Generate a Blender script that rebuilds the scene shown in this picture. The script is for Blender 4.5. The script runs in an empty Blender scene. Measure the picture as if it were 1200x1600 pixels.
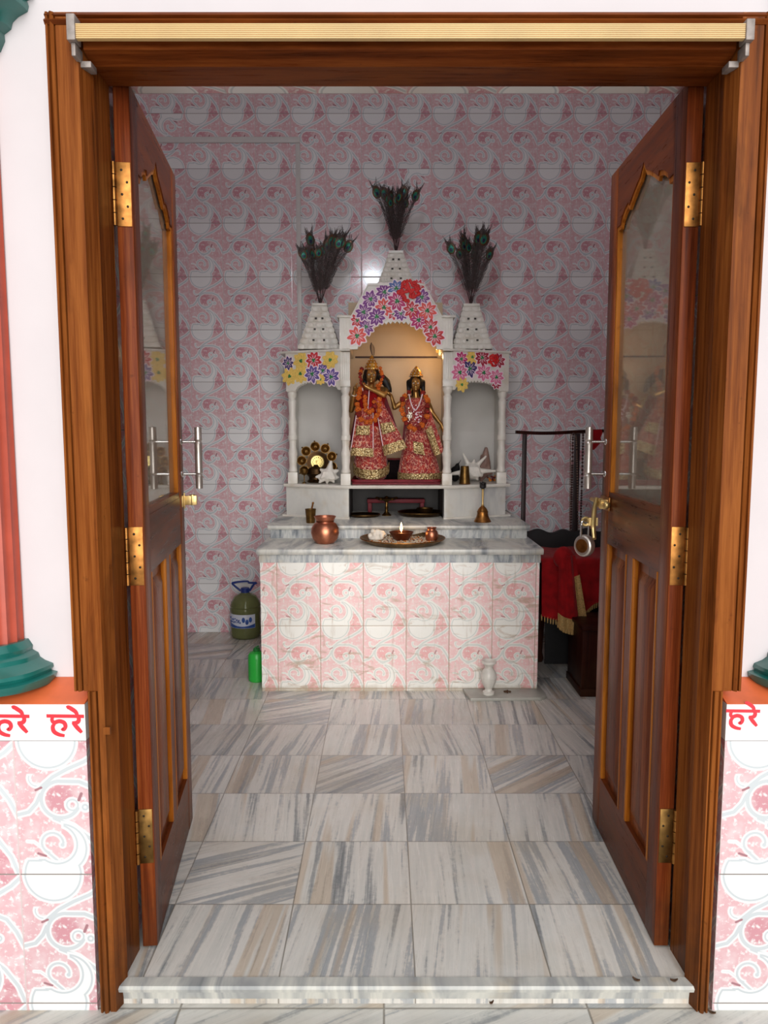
import bpy, bmesh, math, random
from mathutils import Vector, Matrix
R = random.Random(7)
PI = math.pi
S = bpy.context.scene
COL = S.collection
# ---------------------------------------------------------------- camera model (metres, inner floor is z = 0)
CAMZ, FPX, PITCH = 1.22, 1200.0, math.radians(6.09)
CP, SP = math.cos(PITCH), math.sin(PITCH)
def P(px, py, Y):                      # world point seen at photo pixel (px, py), at depth Y
    v = 800 - py
    yd = FPX*CP + v*SP; zd = -FPX*SP + v*CP
    return Vector(((px-600)/yd*Y, Y, CAMZ + zd/yd*Y))
def X(px, py, Y): return P(px, py, Y).x
def Z(py, Y): return P(600, py, Y).z
def lin(c):
    c /= 255.0
    return c/12.92 if c <= .04045 else ((c+.055)/1.055)**2.4
def rgb(r, g, b): return (lin(r), lin(g), lin(b), 1)
# ---------------------------------------------------------------- scene objects
WM = {}
def setp(o, label=None, cat=None, group=None, kind=None):
    if label: o['label'] = label
    if cat: o['category'] = cat
    if group: o['group'] = group
    if kind: o['kind'] = kind
    return o
def thing(name, label, cat, loc=(0, 0, 0), rz=0, group=None, kind=None):
    o = bpy.data.objects.new(name, None); COL.objects.link(o)
    o.empty_display_size = .05
    o.location = loc; o.rotation_euler = (0, 0, rz)
    WM[o.name] = Matrix.Translation(Vector(loc)) @ Matrix.Rotation(rz, 4, 'Z')
    return setp(o, label, cat, group, kind)
def copy_tree(src, parent=None):
    c = src.copy(); COL.objects.link(c)
    if parent: c.parent = parent
    WM[c.name] = WM.get(src.name, Matrix())
    for ch in list(src.children): copy_tree(ch, c)
    return c
class MB:
    def __init__(s, T=None):
        s.v = []; s.f = []; s.m = []; s.mi = 0; s.T = T
    def add(s, vs, fs):
        b = len(s.v)
        for p in vs:
            p = Vector(p); s.v.append(s.T @ p if s.T else p)
        for f in fs:
            s.f.append([b+i for i in f]); s.m.append(s.mi)
        return s
    def mat(s, i): s.mi = i; return s
    def box(s, x0, x1, y0, y1, z0, z1):
        x0, x1 = min(x0, x1), max(x0, x1); y0, y1 = min(y0, y1), max(y0, y1); z0, z1 = min(z0, z1), max(z0, z1)
        return s.add([(x0,y0,z0),(x1,y0,z0),(x1,y1,z0),(x0,y1,z0),(x0,y0,z1),(x1,y0,z1),(x1,y1,z1),(x0,y1,z1)],
                     [(0,3,2,1),(4,5,6,7),(0,1,5,4),(1,2,6,5),(2,3,7,6),(3,0,4,7)])
    def prism(s, poly, d0, d1, axis='y'):      # poly in (x,z) for y, (x,y) for z, (y,z) for x
        n = len(poly)
        def q(a, b, d): return {'y': (a, d, b), 'z': (a, b, d), 'x': (d, a, b)}[axis]
        vs = [q(a, b, d0) for a, b in poly] + [q(a, b, d1) for a, b in poly]
        fs = [list(range(n)), list(range(2*n-1, n-1, -1))] + [(i, n+i, n+(i+1) % n, (i+1) % n) for i in range(n)]
        return s.add(vs, fs)
    def strip(s, xs, lo, hi, y0, y1):          # solid between two curves lo(x), hi(x)
        n = len(xs); vs = []
        for i in range(n):
            vs += [(xs[i], y0, lo[i]), (xs[i], y0, hi[i]), (xs[i], y1, hi[i]), (xs[i], y1, lo[i])]
        fs = [(0, 3, 2, 1), (4*n-4, 4*n-3, 4*n-2, 4*n-1)]
        for i in range(n-1):
            a, b = 4*i, 4*i+4
            for k in range(4): fs.append((a+k, a+(k+1) % 4, b+(k+1) % 4, b+k))
        return s.add(vs, fs)
    def lathe(s, prof, c=(0, 0, 0), seg=28, sx=1, sy=1, rip=None, M=None):
        vs = []; fs = []; n = len(prof)
        for i, (r, z) in enumerate(prof):
            for k in range(seg):
                a = 2*PI*k/seg; rr = max(r, 1e-5)
                if rip: rr *= rip(a, z)
                p = Vector((rr*math.cos(a)*sx, rr*math.sin(a)*sy, z))
                if M: p = M @ p
                vs.append(p + Vector(c))
        for i in range(n-1):
            for k in range(seg):
                k2 = (k+1) % seg
                fs.append((i*seg+k, i*seg+k2, (i+1)*seg+k2, (i+1)*seg+k))
        fs.append(list(range(seg-1, -1, -1))); fs.append([(n-1)*seg+k for k in range(seg)])
        return s.add(vs, fs)
    def tube(s, pts, r, seg=8, closed=False):
        pts = [Vector(p) for p in pts]; n = len(pts)
        rad = r if callable(r) else (lambda t: r)
        vs = []; fs = []; ref = None
        for i, p in enumerate(pts):
            a = pts[(i-1) % n] if (closed or i > 0) else p
            b = pts[(i+1) % n] if (closed or i < n-1) else p
            t = (b-a); t = t.normalized() if t.length > 1e-9 else Vector((0, 0, 1))
            if ref is None:
                ref = t.orthogonal().normalized()
            ref = (ref - t*ref.dot(t)); ref = ref.normalized() if ref.length > 1e-6 else t.orthogonal().normalized()
            bn = t.cross(ref); rr = rad(i/max(1, n-1))
            for k in range(seg):
                an = 2*PI*k/seg
                vs.append(p + (ref*math.cos(an) + bn*math.sin(an))*rr)
        for i in range(n if closed else n-1):
            j = (i+1) % n
            for k in range(seg):
                k2 = (k+1) % seg
                fs.append((i*seg+k, i*seg+k2, j*seg+k2, j*seg+k))
        if not closed:
            fs.append(list(range(seg-1, -1, -1))); fs.append([(n-1)*seg+k for k in range(seg)])
        return s.add(vs, fs)
    def ball(s, c, r, seg=12, rings=8, M=None):
        rx, ry, rz = (r, r, r) if not hasattr(r, '__len__') else r
        vs = []; fs = []
        for i in range(rings+1):
            th = PI*i/rings
            for k in range(seg):
                a = 2*PI*k/seg; q = max(math.sin(th), 1e-4)
                p = Vector((rx*q*math.cos(a), ry*q*math.sin(a), -rz*math.cos(th)))
                if M: p = M @ p
                vs.append(p + Vector(c))
        for i in range(rings):
            for k in range(seg):
                k2 = (k+1) % seg
                fs.append((i*seg+k, i*seg+k2, (i+1)*seg+k2, (i+1)*seg+k))
        return s.add(vs, fs)
    def cap(s, a, b, ra, rb, seg=12):          # tapered capsule
        a = Vector(a); b = Vector(b); n = 5
        pts = [a.lerp(b, i/n) for i in range(n+1)]
        s.tube(pts, lambda t: ra+(rb-ra)*t, seg); s.ball(a, ra, seg, 8); s.ball(b, rb, seg, 8)
        return s
    def grid(s, fn, nu, nv, thick=0):          # fn(u,v) -> point ; optional thickness along normal
        vs = [Vector(fn(i/nu, j/nv)) for j in range(nv+1) for i in range(nu+1)]
        w = nu+1
        fs = [(j*w+i, j*w+i+1, (j+1)*w+i+1, (j+1)*w+i) for j in range(nv) for i in range(nu)]
        if thick:
            nn = [Vector() for _ in vs]
            for f in fs:
                nr = (vs[f[1]]-vs[f[0]]).cross(vs[f[3]]-vs[f[0]])
                for i in f: nn[i] += nr
            b = len(vs)
            vs += [p - q.normalized()*thick if q.length else p for p, q in zip(vs, nn)]
            fs += [tuple(b+i for i in reversed(f)) for f in fs]
            edge = [i for i in range(w)] + [j*w+nu for j in range(1, nv+1)] + [nv*w+i for i in range(nu-1, -1, -1)] + [j*w for j in range(nv-1, 0, -1)]
            for a, c in zip(edge, edge[1:]+edge[:1]): fs.append((c, a, b+a, b+c))
        return s.add(vs, fs)
    def build(s, name, mats, parent=None, origin=None, bevel=0, smooth=35, uv=None, bseg=2, fixn=True, **props):
        Wi = WM[parent.name].inverted() if parent else (Matrix.Translation(-Vector(origin)) if origin is not None else Matrix())
        me = bpy.data.meshes.new(name)
        me.from_pydata([Wi @ p for p in s.v], [], s.f)
        mats = mats if isinstance(mats, (list, tuple)) else [mats]
        for m in mats: me.materials.append(M[m] if isinstance(m, str) else m)
        me.polygons.foreach_set('material_index', s.m)
        if fixn or bevel:
            bm = bmesh.new(); bm.from_mesh(me)
            if fixn: bmesh.ops.recalc_face_normals(bm, faces=bm.faces)
            if bevel:
                ed = [e for e in bm.edges if len(e.link_faces) == 2 and e.calc_face_angle(0) > math.radians(40)]
                bmesh.ops.bevel(bm, geom=ed, offset=bevel, segments=bseg, profile=.5, affect='EDGES', clamp_overlap=True)
            bm.to_mesh(me); bm.free()
        if uv is not None:
            W0 = Wi.inverted(); lay = me.uv_layers.new(name='uv')
            for p in me.polygons:
                n = p.normal; a = max(range(3), key=lambda i: abs(n[i]))
                for li in p.loop_indices:
                    q = W0 @ me.vertices[me.loops[li].vertex_index].co
                    if a == 1: t = (q.x-uv[0], q.z-uv[1])
                    elif a == 0: t = (q.y-uv[0]*0, q.z-uv[1])
                    else: t = (q.x-uv[0], q.y)
                    lay.data[li].uv = t
        if smooth:
            me.polygons.foreach_set('use_smooth', [True]*len(me.polygons))
            me.set_sharp_from_angle(angle=math.radians(smooth))
        me.update()
        o = bpy.data.objects.new(name, me); COL.objects.link(o)
        if parent: o.parent = parent; WM[o.name] = WM[parent.name]
        elif origin is not None: o.location = origin; WM[o.name] = Matrix.Translation(Vector(origin))
        else: WM[o.name] = Matrix()
        return setp(o, **props)
def remesh(o, voxel, it=3):
    m = o.modifiers.new('r', 'REMESH'); m.mode = 'VOXEL'; m.voxel_size = voxel; m.use_smooth_shade = True
    m2 = o.modifiers.new('s', 'SMOOTH'); m2.factor = .5; m2.iterations = it
    dg = bpy.context.evaluated_depsgraph_get(); dg.update()
    me = bpy.data.meshes.new_from_object(o.evaluated_get(dg))
    o.modifiers.clear(); old = o.data; mats = list(old.materials)
    o.data = me
    if not me.materials:
        for x in mats: me.materials.append(x)
    me.polygons.foreach_set('use_smooth', [True]*len(me.polygons))
def bez(pts, n=24):                           # Catmull-Rom through points
    pts = [Vector(p) for p in pts]; out = []
    q = [pts[0]*2-pts[1]] + pts + [pts[-1]*2-pts[-2]]
    m = len(pts)-1
    for i in range(m):
        p0, p1, p2, p3 = q[i:i+4]
        k = max(2, n//m)
        for j in range(k):
            t = j/k
            out.append(.5*((2*p1)+(p2-p0)*t+(2*p0-5*p1+4*p2-p3)*t*t+(3*p1-p0-3*p2+p3)*t**3))
    out.append(pts[-1]); return out
# ---------------------------------------------------------------- materials
M = {}
class NG:
    def __init__(s, name):
        s.mat = bpy.data.materials.new(name); s.mat.use_nodes = True
        s.t = s.mat.node_tree; s.t.nodes.clear()
        s.out = s.t.nodes.new('ShaderNodeOutputMaterial')
        M[name] = s.mat
    def n(s, typ, ins=None, **kw):
        x = s.t.nodes.new(typ)
        for k, v in kw.items(): setattr(x, k, v)
        for k, v in (ins or {}).items(): s.put(x.inputs[k], v)
        return x
    def put(s, sock, v):
        if isinstance(v, bpy.types.NodeSocket): s.t.links.new(v, sock)
        elif v is not None: sock.default_value = v
    def m(s, op, a, b=None, c=None, clamp=False):
        x = s.t.nodes.new('ShaderNodeMath'); x.operation = op; x.use_clamp = clamp
        for i, v in enumerate((a, b, c)): s.put(x.inputs[i], v)
        return x.outputs[0]
    def v(s, op, a, b=None, scale=None):
        x = s.t.nodes.new('ShaderNodeVectorMath'); x.operation = op
        s.put(x.inputs[0], a)
        if b is not None: s.put(x.inputs[1], b)
        if scale is not None: s.put(x.inputs['Scale'], scale)
        return x.outputs['Value'] if op in ('LENGTH', 'DISTANCE', 'DOT_PRODUCT') else x.outputs['Vector']
    def xyz(s, a, b, c=0.0):
        x = s.t.nodes.new('ShaderNodeCombineXYZ')
        for i, v in enumerate((a, b, c)): s.put(x.inputs[i], v)
        return x.outputs[0]
    def sep(s, v):
        x = s.t.nodes.new('ShaderNodeSeparateXYZ'); s.put(x.inputs[0], v); return x.outputs
    def mix(s, f, a, b, mode='MIX'):
        x = s.t.nodes.new('ShaderNodeMix'); x.data_type = 'RGBA'; x.blend_type = mode; x.clamp_factor = True
        s.put(x.inputs[0], f); s.put(x.inputs[6], a); s.put(x.inputs[7], b)
        return x.outputs[2]
    def ramp(s, f, stops, interp='LINEAR'):
        x = s.t.nodes.new('ShaderNodeValToRGB'); s.put(x.inputs[0], f)
        e = x.color_ramp; e.interpolation = interp
        while len(e.elements) > 1: e.elements.remove(e.elements[-1])
        e.elements[0].position, e.elements[0].color = stops[0]
        for p, c in stops[1:]: el = e.elements.new(p); el.color = c
        return x.outputs[0]
    def noise(s, vec, scale, detail=3, rough=.5, dist=0, dim='3D'):
        x = s.n('ShaderNodeTexNoise', {'Vector': vec, 'Scale': scale, 'Detail': detail, 'Roughness': rough, 'Distortion': dist}, noise_dimensions=dim)
        return x.outputs[0]
    def vor(s, vec, scale, feature='F1', out=0):
        return s.n('ShaderNodeTexVoronoi', {'Vector': vec, 'Scale': scale}, feature=feature).outputs[out]
    def coord(s, which='Object'): return s.t.nodes.new('ShaderNodeTexCoord').outputs[which]
    def pos(s): return s.t.nodes.new('ShaderNodeNewGeometry').outputs['Position']
    def step(s, x, a, b):
        r = s.t.nodes.new('ShaderNodeMapRange'); r.clamp = True
        s.put(r.inputs[0], x); r.inputs[1].default_value = a; r.inputs[2].default_value = b
        return r.outputs[0]
    def bump(s, h, strength=.3, dist=.002):
        return s.n('ShaderNodeBump', {'Height': h, 'Strength': strength, 'Distance': dist}).outputs[0]
    def bsdf(s, col, rough=.5, metal=0, normal=None, coat=0, coat_rough=.1, spec=.5, sheen=0, **ex):
        b = s.n('ShaderNodeBsdfPrincipled')
        s.put(b.inputs['Base Color'], col); s.put(b.inputs['Roughness'], rough); s.put(b.inputs['Metallic'], metal)
        s.put(b.inputs['Specular IOR Level'], spec)
        b.inputs['Coat Weight'].default_value = coat; b.inputs['Coat Roughness'].default_value = coat_rough
        b.inputs['Sheen Weight'].default_value = sheen
        if normal is not None: s.put(b.inputs['Normal'], normal)
        for k, v in ex.items(): s.put(b.inputs[k.replace('_', ' ')], v)
        s.t.links.new(b.outputs[0], s.out.inputs[0])
        return b
def plain(name, c, rough=.5, metal=0, var=.12, scale=20, **kw):
    g = NG(name); c = rgb(*c)
    nz = g.noise(g.coord(), scale, 4)
    d = tuple(x*(1-var*1.6) for x in c[:3])+(1,); l = tuple(min(1, x*(1+var)) for x in c[:3])+(1,)
    g.bsdf(g.ramp(nz, [(.3, d), (.7, l)]), rough, metal, **kw)
    return g
# --- printed scroll tile, 0.2 x 0.3 m, laid in uv metres
def tile_material(name, pink, deep, white, line, dirt):
    g = NG(name)
    uv = g.sep(g.n('ShaderNodeUVMap').outputs[0])
    U = g.m('DIVIDE', uv[0], .2); V = g.m('DIVIDE', uv[1], .3)
    ci = g.m('FLOOR', U); cj = g.m('FLOOR', V)
    rnd = g.n('ShaderNodeTexWhiteNoise', {'Vector': g.xyz(ci, cj, 3.3)}, noise_dimensions='3D').outputs[0]
    flip = g.m('GREATER_THAN', rnd, .955)
    u = g.m('SUBTRACT', U, ci); t = g.m('MULTIPLY', g.m('SUBTRACT', 1.0, g.m('SUBTRACT', V, cj)), 1.5)
    u = g.m('ADD', u, g.m('MULTIPLY', flip, g.m('SUBTRACT', 1.0, g.m('MULTIPLY', u, 2.0))))
    t = g.m('ADD', t, g.m('MULTIPLY', flip, g.m('SUBTRACT', 1.5, g.m('MULTIPLY', t, 2.0))))
    p = g.xyz(u, t)
    wob = g.noise(p, 3.0, 1)
    def seg(a, b, w):
        ax, ay = a; bx, by = b; dx, dy = bx-ax, by-ay
        pa = g.v('SUBTRACT', p, (ax, ay, 0))
        h = g.m('MULTIPLY', g.v('DOT_PRODUCT', pa, (dx, dy, 0)), 1/(dx*dx+dy*dy), clamp=True)
        return g.m('SUBTRACT', g.v('LENGTH', g.v('SUBTRACT', pa, g.v('SCALE', (dx, dy, 0), scale=h))), w)
    def disc(c, r): return g.m('SUBTRACT', g.v('DISTANCE', p, (c[0], c[1], 0)), r)
    def ring(c, r, w, mask=None):
        d = g.m('SUBTRACT', g.m('ABSOLUTE', disc(c, r)), w)
        return g.m('MAXIMUM', d, mask) if mask is not None else d
    def mn(l):
        x = l[0]
        for y in l[1:]: x = g.m('MINIMUM', x, y)
        return x
    def poly(pts, w): return [seg(a, b, w) for a, b in zip(pts, pts[1:])]
    W = .040
    bands = poly([(1.02, .02), (.90, .135), (.74, .235), (.56, .315), (.40, .405), (.27, .52)], W)
    bands += [ring((.23, .42), .085, .027, g.m('MAXIMUM', g.m('SUBTRACT', u, .25), g.m('SUBTRACT', .37, t)))]
    bands += [ring((.475, .655), .205, W, mn([g.m('SUBTRACT', u, .5), g.m('SUBTRACT', .72, t)]))]
    bands += poly([(.475, .452), (.68, .455), (.83, .52), (.93, .66), (1.02, .85)], W)
    bands += poly([(-.02, .835), (.13, .795), (.215, .70), (.262, .60)], W)
    bands += poly([(.40, .865), (.60, .95), (.78, 1.10), (.92, 1.30), (1.0, 1.52)], W)
    bands += [ring((.60, .715), .06, .03)]
    bands += [ring((.37, 1.145), .115, .033, mn([g.m('SUBTRACT', t, 1.17), g.m('SUBTRACT', u, .36)]))]
    bands += poly([(.29, 1.23), (.42, 1.35)], .034) + poly([(.26, 1.2), (.17, 1.13), (.10, 1.125)], .022)
    bands += [disc((.475, 1.165), .042)]
    bd = mn(bands)
    inner = g.m('SUBTRACT', .188, g.v('DISTANCE', p, (.41, 1.155, 0)))
    body = g.m('MAXIMUM', g.m('MAXIMUM', disc((.46, 1.2), .305), inner), g.m('MINIMUM', g.m('SUBTRACT', .47, u), g.m('SUBTRACT', 1.3, t)))
    body2 = g.m('MAXIMUM', g.m('MAXIMUM', disc((.36, 1.5), .335), inner), g.m('SUBTRACT', 1.31, t))
    fill = mn([body, body2, disc((.355, .0), .335), disc((.735, .74), .062)])
    seeds = mn([seg((.215, .55), (.275, .522), .013), seg((.67, .66), (.70, .59), .016), seg((.21, 1.262), (.29, 1.29), .013)])
    # mottled pink
    po = g.v('ADD', p, g.xyz(g.m('MULTIPLY', ci, 0.0), 0.0))
    n1 = g.noise(p, 16, 3, .6); n2 = g.noise(p, 5.5, 2)
    dk = g.m('MINIMUM', disc((.475, .655), .17), g.m('MINIMUM', disc((.86, 1.46), .22), disc((.84, -.02), .17)))
    pc = g.mix(g.step(dk, .06, -.04), pink, deep)
    pc = g.mix(g.m('MULTIPLY', g.step(n1, .54, .66), .8), pc, white)
    pc = g.mix(g.m('MULTIPLY', g.step(n2, .45, .68), .35), pc, white)
    c = g.mix(g.step(bd, .006, -.006), pc, white)
    c = g.mix(g.m('MULTIPLY', g.step(bd, -.017, -.022), .85), c, line)
    c = g.mix(g.step(fill, .005, -.005), c, white)
    rim = g.m('MULTIPLY', g.step(fill, -.02, -.027), g.step(fill, -.05, -.043))
    c = g.mix(g.m('MULTIPLY', rim, .9), c, line)
    c = g.mix(g.step(seeds, .004, -.004), c, tuple(x*.62 for x in deep[:3])+(1,))
    tone = g.m('ADD', .93, g.m('MULTIPLY', rnd, .1))
    c = g.mix(1.0, c, g.xyz(tone, tone, tone), 'MULTIPLY')
    # grout
    eu = g.m('MINIMUM', u, g.m('SUBTRACT', 1.0, u)); et = g.m('MINIMUM', t, g.m('SUBTRACT', 1.5, t))
    e = g.m('MINIMUM', eu, et); gr = g.step(e, .009, .005)
    gcol = g.mix(g.step(g.m('SUBTRACT', eu, et), .0, .004), rgb(206, 190, 188), rgb(136, 128, 122)) if not dirt else rgb(168, 146, 120)
    c = g.mix(gr, c, gcol)
    if dirt:
        pos = g.pos(); ps = g.sep(pos)
        sm = g.noise(g.v('MULTIPLY', pos, (7, 7, 22)), 1.0, 4, .6, 1.2)
        c = g.mix(g.m('MULTIPLY', g.step(sm, .57, .68), .6), c, rgb(178, 148, 118))
        d2 = g.noise(g.v('MULTIPLY', pos, (40, 40, 5)), 1.0, 3, .6)
        c = g.mix(g.m('MULTIPLY', g.step(d2, .58, .72), .45), c, rgb(170, 140, 110))
        lowz = g.step(g.m('ADD', ps[2], g.m('MULTIPLY', g.noise(pos, 25, 3), .05)), .055, .025)
        c = g.mix(g.m('MULTIPLY', lowz, .75), c, rgb(165, 148, 120))
    g.bsdf(c, g.m('ADD', .14, g.m('MULTIPLY', gr, .6)), normal=g.bump(g.step(e, .0, .02), .35, .0015), spec=.5)
PINK, DEEP, WHITE, LINE = rgb(222, 180, 185), rgb(208, 150, 159), rgb(238, 239, 238), rgb(196, 204, 208)
tile_material('tile', PINK, DEEP, WHITE, LINE, False)
tile_material('tile_worn', rgb(240, 198, 196), rgb(236, 178, 176), rgb(242, 240, 232), rgb(214, 216, 210), True)
# --- striped marble floor, one foot slabs
def marble_floor(name, ox, oy, sz, tint=1.0, along=0.0):
    g = NG(name); pos = g.pos(); ps = g.sep(pos)
    a = g.m('DIVIDE', g.m('SUBTRACT', ps[0], ox), sz); b = g.m('DIVIDE', g.m('SUBTRACT', ps[1], oy), sz)
    ci = g.m('FLOOR', a); cj = g.m('FLOOR', b)
    wn = g.n('ShaderNodeTexWhiteNoise', {'Vector': g.xyz(ci, cj, 1.7)}, noise_dimensions='3D')
    r = wn.outputs[0]; rc = g.sep(wn.outputs[1])
    fu = g.m('SUBTRACT', a, ci); fv = g.m('SUBTRACT', b, cj)
    ang = g.m('ADD', g.m('MULTIPLY', g.m('SUBTRACT', rc[0], .5), .36), g.m('MULTIPLY', g.m('GREATER_THAN', rc[1], .88), 1.0))
    if along: ang = g.m('ADD', ang, along)
    cs = g.m('COSINE', ang); sn = g.m('SINE', ang)
    x = g.m('SUBTRACT', fu, .5); y = g.m('SUBTRACT', fv, .5)
    xr = g.m('SUBTRACT', g.m('MULTIPLY', x, cs), g.m('MULTIPLY', y, sn)); yr = g.m('ADD', g.m('MULTIPLY', x, sn), g.m('MULTIPLY', y, cs))
    off = g.m('MULTIPLY', r, 91.0)
    q = g.xyz(g.m('ADD', g.m('MULTIPLY', xr, 2.6), off), g.m('MULTIPLY', yr, .1), off)
    n1 = g.noise(q, 1.5, 3, .6, .25); n2 = g.noise(q, 5.2, 4, .65, .1)
    n3 = g.noise(g.v('ADD', q, (17, 3, 9)), 1.6, 2, .5, .4); spk = g.noise(pos, 160, 2, .7)
    fj = g.noise(pos, 60, 3, .7)
    s1 = g.m('ADD', g.m('ADD', g.m('MULTIPLY', n1, .62), g.m('MULTIPLY', n2, .34)), g.m('ADD', g.m('MULTIPLY', g.m('SUBTRACT', rc[1], .5), .10), g.m('MULTIPLY', g.m('SUBTRACT', fj, .3), .07)))
    c = g.ramp(s1, [(.36, rgb(132, 136, 138)), (.40, rgb(172, 173, 172)), (.425, rgb(212, 210, 204)), (.50, rgb(226, 222, 215)), (.535, rgb(210, 206, 199)), (.545, rgb(182, 183, 183)), (.59, rgb(166, 170, 173)), (.61, rgb(200, 196, 188)), (.66, rgb(140, 146, 152))])
    c = g.mix(g.m('MULTIPLY', g.step(n3, .585, .63), .55), c, rgb(196, 172, 144))
    c = g.mix(g.m('MULTIPLY', g.step(g.m('MULTIPLY', spk, g.step(s1, .45, .34)), .5, .62), .5), c, rgb(96, 98, 98))
    big = g.noise(pos, 2.6, 3, .6)
    c = g.mix(g.m('MULTIPLY', g.step(big, .48, .70), .34), c, rgb(184, 168, 142))
    tone = g.m('MULTIPLY', g.m('ADD', .86, g.m('MULTIPLY', rc[2], .2)), tint)
    c = g.mix(1.0, c, g.xyz(tone, tone, g.m('MULTIPLY', tone, .99)), 'MULTIPLY')
    e = g.m('MINIMUM', g.m('MINIMUM', fu, g.m('SUBTRACT', 1.0, fu)), g.m('MINIMUM', fv, g.m('SUBTRACT', 1.0, fv)))
    c = g.mix(g.m('MULTIPLY', g.step(e, .0075, .003), .75), c, rgb(112, 104, 92))
    g.bsdf(c, g.m('ADD', .2, g.m('MULTIPLY', n2, .14)), spec=.5)
marble_floor('marble_floor', .07, 1.563, .305)
marble_floor('marble_porch', .0, 1.57, .45, .95, 1.0)
def marble(name, light, mid, dark, sx, sy, sz, rough=.25, contrast=1):
    g = NG(name); pos = g.pos()
    q = g.v('MULTIPLY', pos, (sx, sy, sz))
    n1 = g.noise(q, 1, 4, .6, .8)
    c = g.ramp(n1, [(.30, rgb(*dark)), (.43, rgb(*mid)), (.55, rgb(*light)), (.68, rgb(*mid)), (.78, rgb(*dark))])
    st = g.noise(pos, 9, 3, .6)
    c = g.mix(g.m('MULTIPLY', g.step(st, .55, .75), .4), c, rgb(190, 172, 140))
    g.bsdf(c, rough)
marble('marble_grey', (204, 203, 194), (170, 171, 168), (122, 127, 129), 9, 2, 2.2)
marble('marble_band', (196, 198, 194), (158, 162, 164), (108, 116, 122), 22, 3, 5)
marble('marble_white', (228, 224, 214), (222, 218, 208), (206, 203, 195), 5, 4, 3, .3)
marble('marble_block', (214, 213, 206), (203, 203, 198), (176, 178, 178), 6, 3, 3, .3)
# --- varnished teak
def wood(name, axis, dark, mid, light, rough=.28, coat=.5):
    g = NG(name); co = g.coord(); sc = {'z': (16, 16, .8), 'x': (.8, 16, 16)}[axis]
    q = g.v('MULTIPLY', co, sc)
    n1 = g.noise(q, 1.0, 4, .6, .6); n2 = g.noise(g.v('MULTIPLY', q, (7, 7, 4)), 1.0, 4, .7)
    s1 = g.m('ADD', g.m('MULTIPLY', n1, .56), g.m('MULTIPLY', n2, .44))
    c = g.ramp(s1, [(.34, rgb(*dark)), (.48, rgb(*mid)), (.60, rgb(*light)), (.70, rgb(*mid))])
    wear = g.noise(co, 38, 4, .7)
    c = g.mix(g.m('MULTIPLY', g.step(wear, .64, .74), .4), c, rgb(52, 28, 16))
    gr = g.noise(g.v('MULTIPLY', co, (9, 9, 2.2) if axis == 'z' else (2.2, 9, 9)), 1.0, 4, .65, .8)
    c = g.mix(g.m('MULTIPLY', g.step(gr, .54, .70), .5), c, rgb(62, 30, 14))
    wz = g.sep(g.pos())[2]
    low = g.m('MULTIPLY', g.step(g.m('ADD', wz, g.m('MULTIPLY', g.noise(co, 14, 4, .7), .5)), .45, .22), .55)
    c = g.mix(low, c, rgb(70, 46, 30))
    g.bsdf(c, g.m('ADD', rough-.06, g.m('MULTIPLY', n2, .14)), normal=g.bump(n2, .12, .001), coat=0, spec=.06)
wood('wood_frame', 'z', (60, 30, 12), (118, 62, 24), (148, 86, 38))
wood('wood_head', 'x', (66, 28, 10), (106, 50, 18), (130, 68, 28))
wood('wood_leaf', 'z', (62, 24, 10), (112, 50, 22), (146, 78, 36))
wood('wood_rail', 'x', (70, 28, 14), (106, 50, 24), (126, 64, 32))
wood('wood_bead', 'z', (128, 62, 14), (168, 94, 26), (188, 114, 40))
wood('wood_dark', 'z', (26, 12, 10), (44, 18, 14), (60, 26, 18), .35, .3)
# --- simple surfaces
plain('paint_white', (216, 210, 212), .6, 0, .02, 6)
plain('paint_ceiling', (225, 222, 218), .7, 0, .02, 6)
plain('orange_paint', (232, 112, 62), .45, 0, .1, 14)
plain('red_paint', (188, 84, 64), .42, 0, .08, 18)
plain('teal_paint', (20, 104, 96), .28, 0, .18, 9, coat=.4)
plain('band_white', (240, 240, 238), .35, 0, .02, 10)
plain('letter_red', (222, 44, 58), .5, 0, .05, 30)
plain('cream_plastic', (226, 190, 130), .4, 0, .05, 12)
plain('bracket_grey', (150, 140, 134), .5, .2, .2, 60)
plain('pvc_grey', (214, 212, 208), .5, 0, .03, 20)
plain('brass', (158, 108, 56), .4, 1, .3, 45)
plain('brass_aged', (124, 94, 52), .42, 1, .3, 40)
plain('brass_bright', (204, 176, 118), .34, .9, .14, 40)
plain('brass_dark', (84, 62, 40), .42, 1, .3, 40)
plain('gold_disc', (240, 216, 136), .38, .6, .08, 120)
plain('gilt', (212, 160, 74), .34, .9, .2, 90)
plain('copper', (198, 128, 98), .38, 1, .2, 26)
plain('copper_dark', (132, 74, 50), .36, 1, .2, 26)
plain('steel', (206, 204, 200), .24, 1, .06, 50)
plain('steel_brushed', (198, 190, 182), .36, .85, .06, 50)
plain('screw_dark', (44, 34, 22), .5, .6, .2, 90)
plain('idol_brass', (196, 152, 88), .3, .82, .25, 30)
plain('hair_black', (16, 13, 13), .55, 0, .2, 60)
plain('ink_dark', (22, 18, 18), .6, 0, .2, 60)
plain('hole_dark', (70, 66, 62), .8, 0, .1, 60)
plain('eye_white', (226, 220, 205), .4, 0, .02, 30)
plain('marigold', (214, 104, 24), .8, 0, .35, 160)
plain('marigold_red', (138, 30, 18), .8, 0, .35, 160)
plain('silver_lace', (222, 216, 200), .4, .5, .2, 120)
plain('red_velvet', (150, 10, 16), .85, 0, .2, 25, sheen=.08, spec=.2)
plain('red_trim', (122, 20, 36), .6, 0, .15, 40)
plain('tray_dark', (30, 18, 22), .8, 0, .3, 60, spec=.15)
plain('gold_fringe', (186, 150, 90), .55, .25, .3, 220)
plain('black_cloth', (12, 9, 11), .7, 0, .2, 40)
plain('iron_dark', (40, 22, 22), .45, .2, .2, 40)
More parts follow.
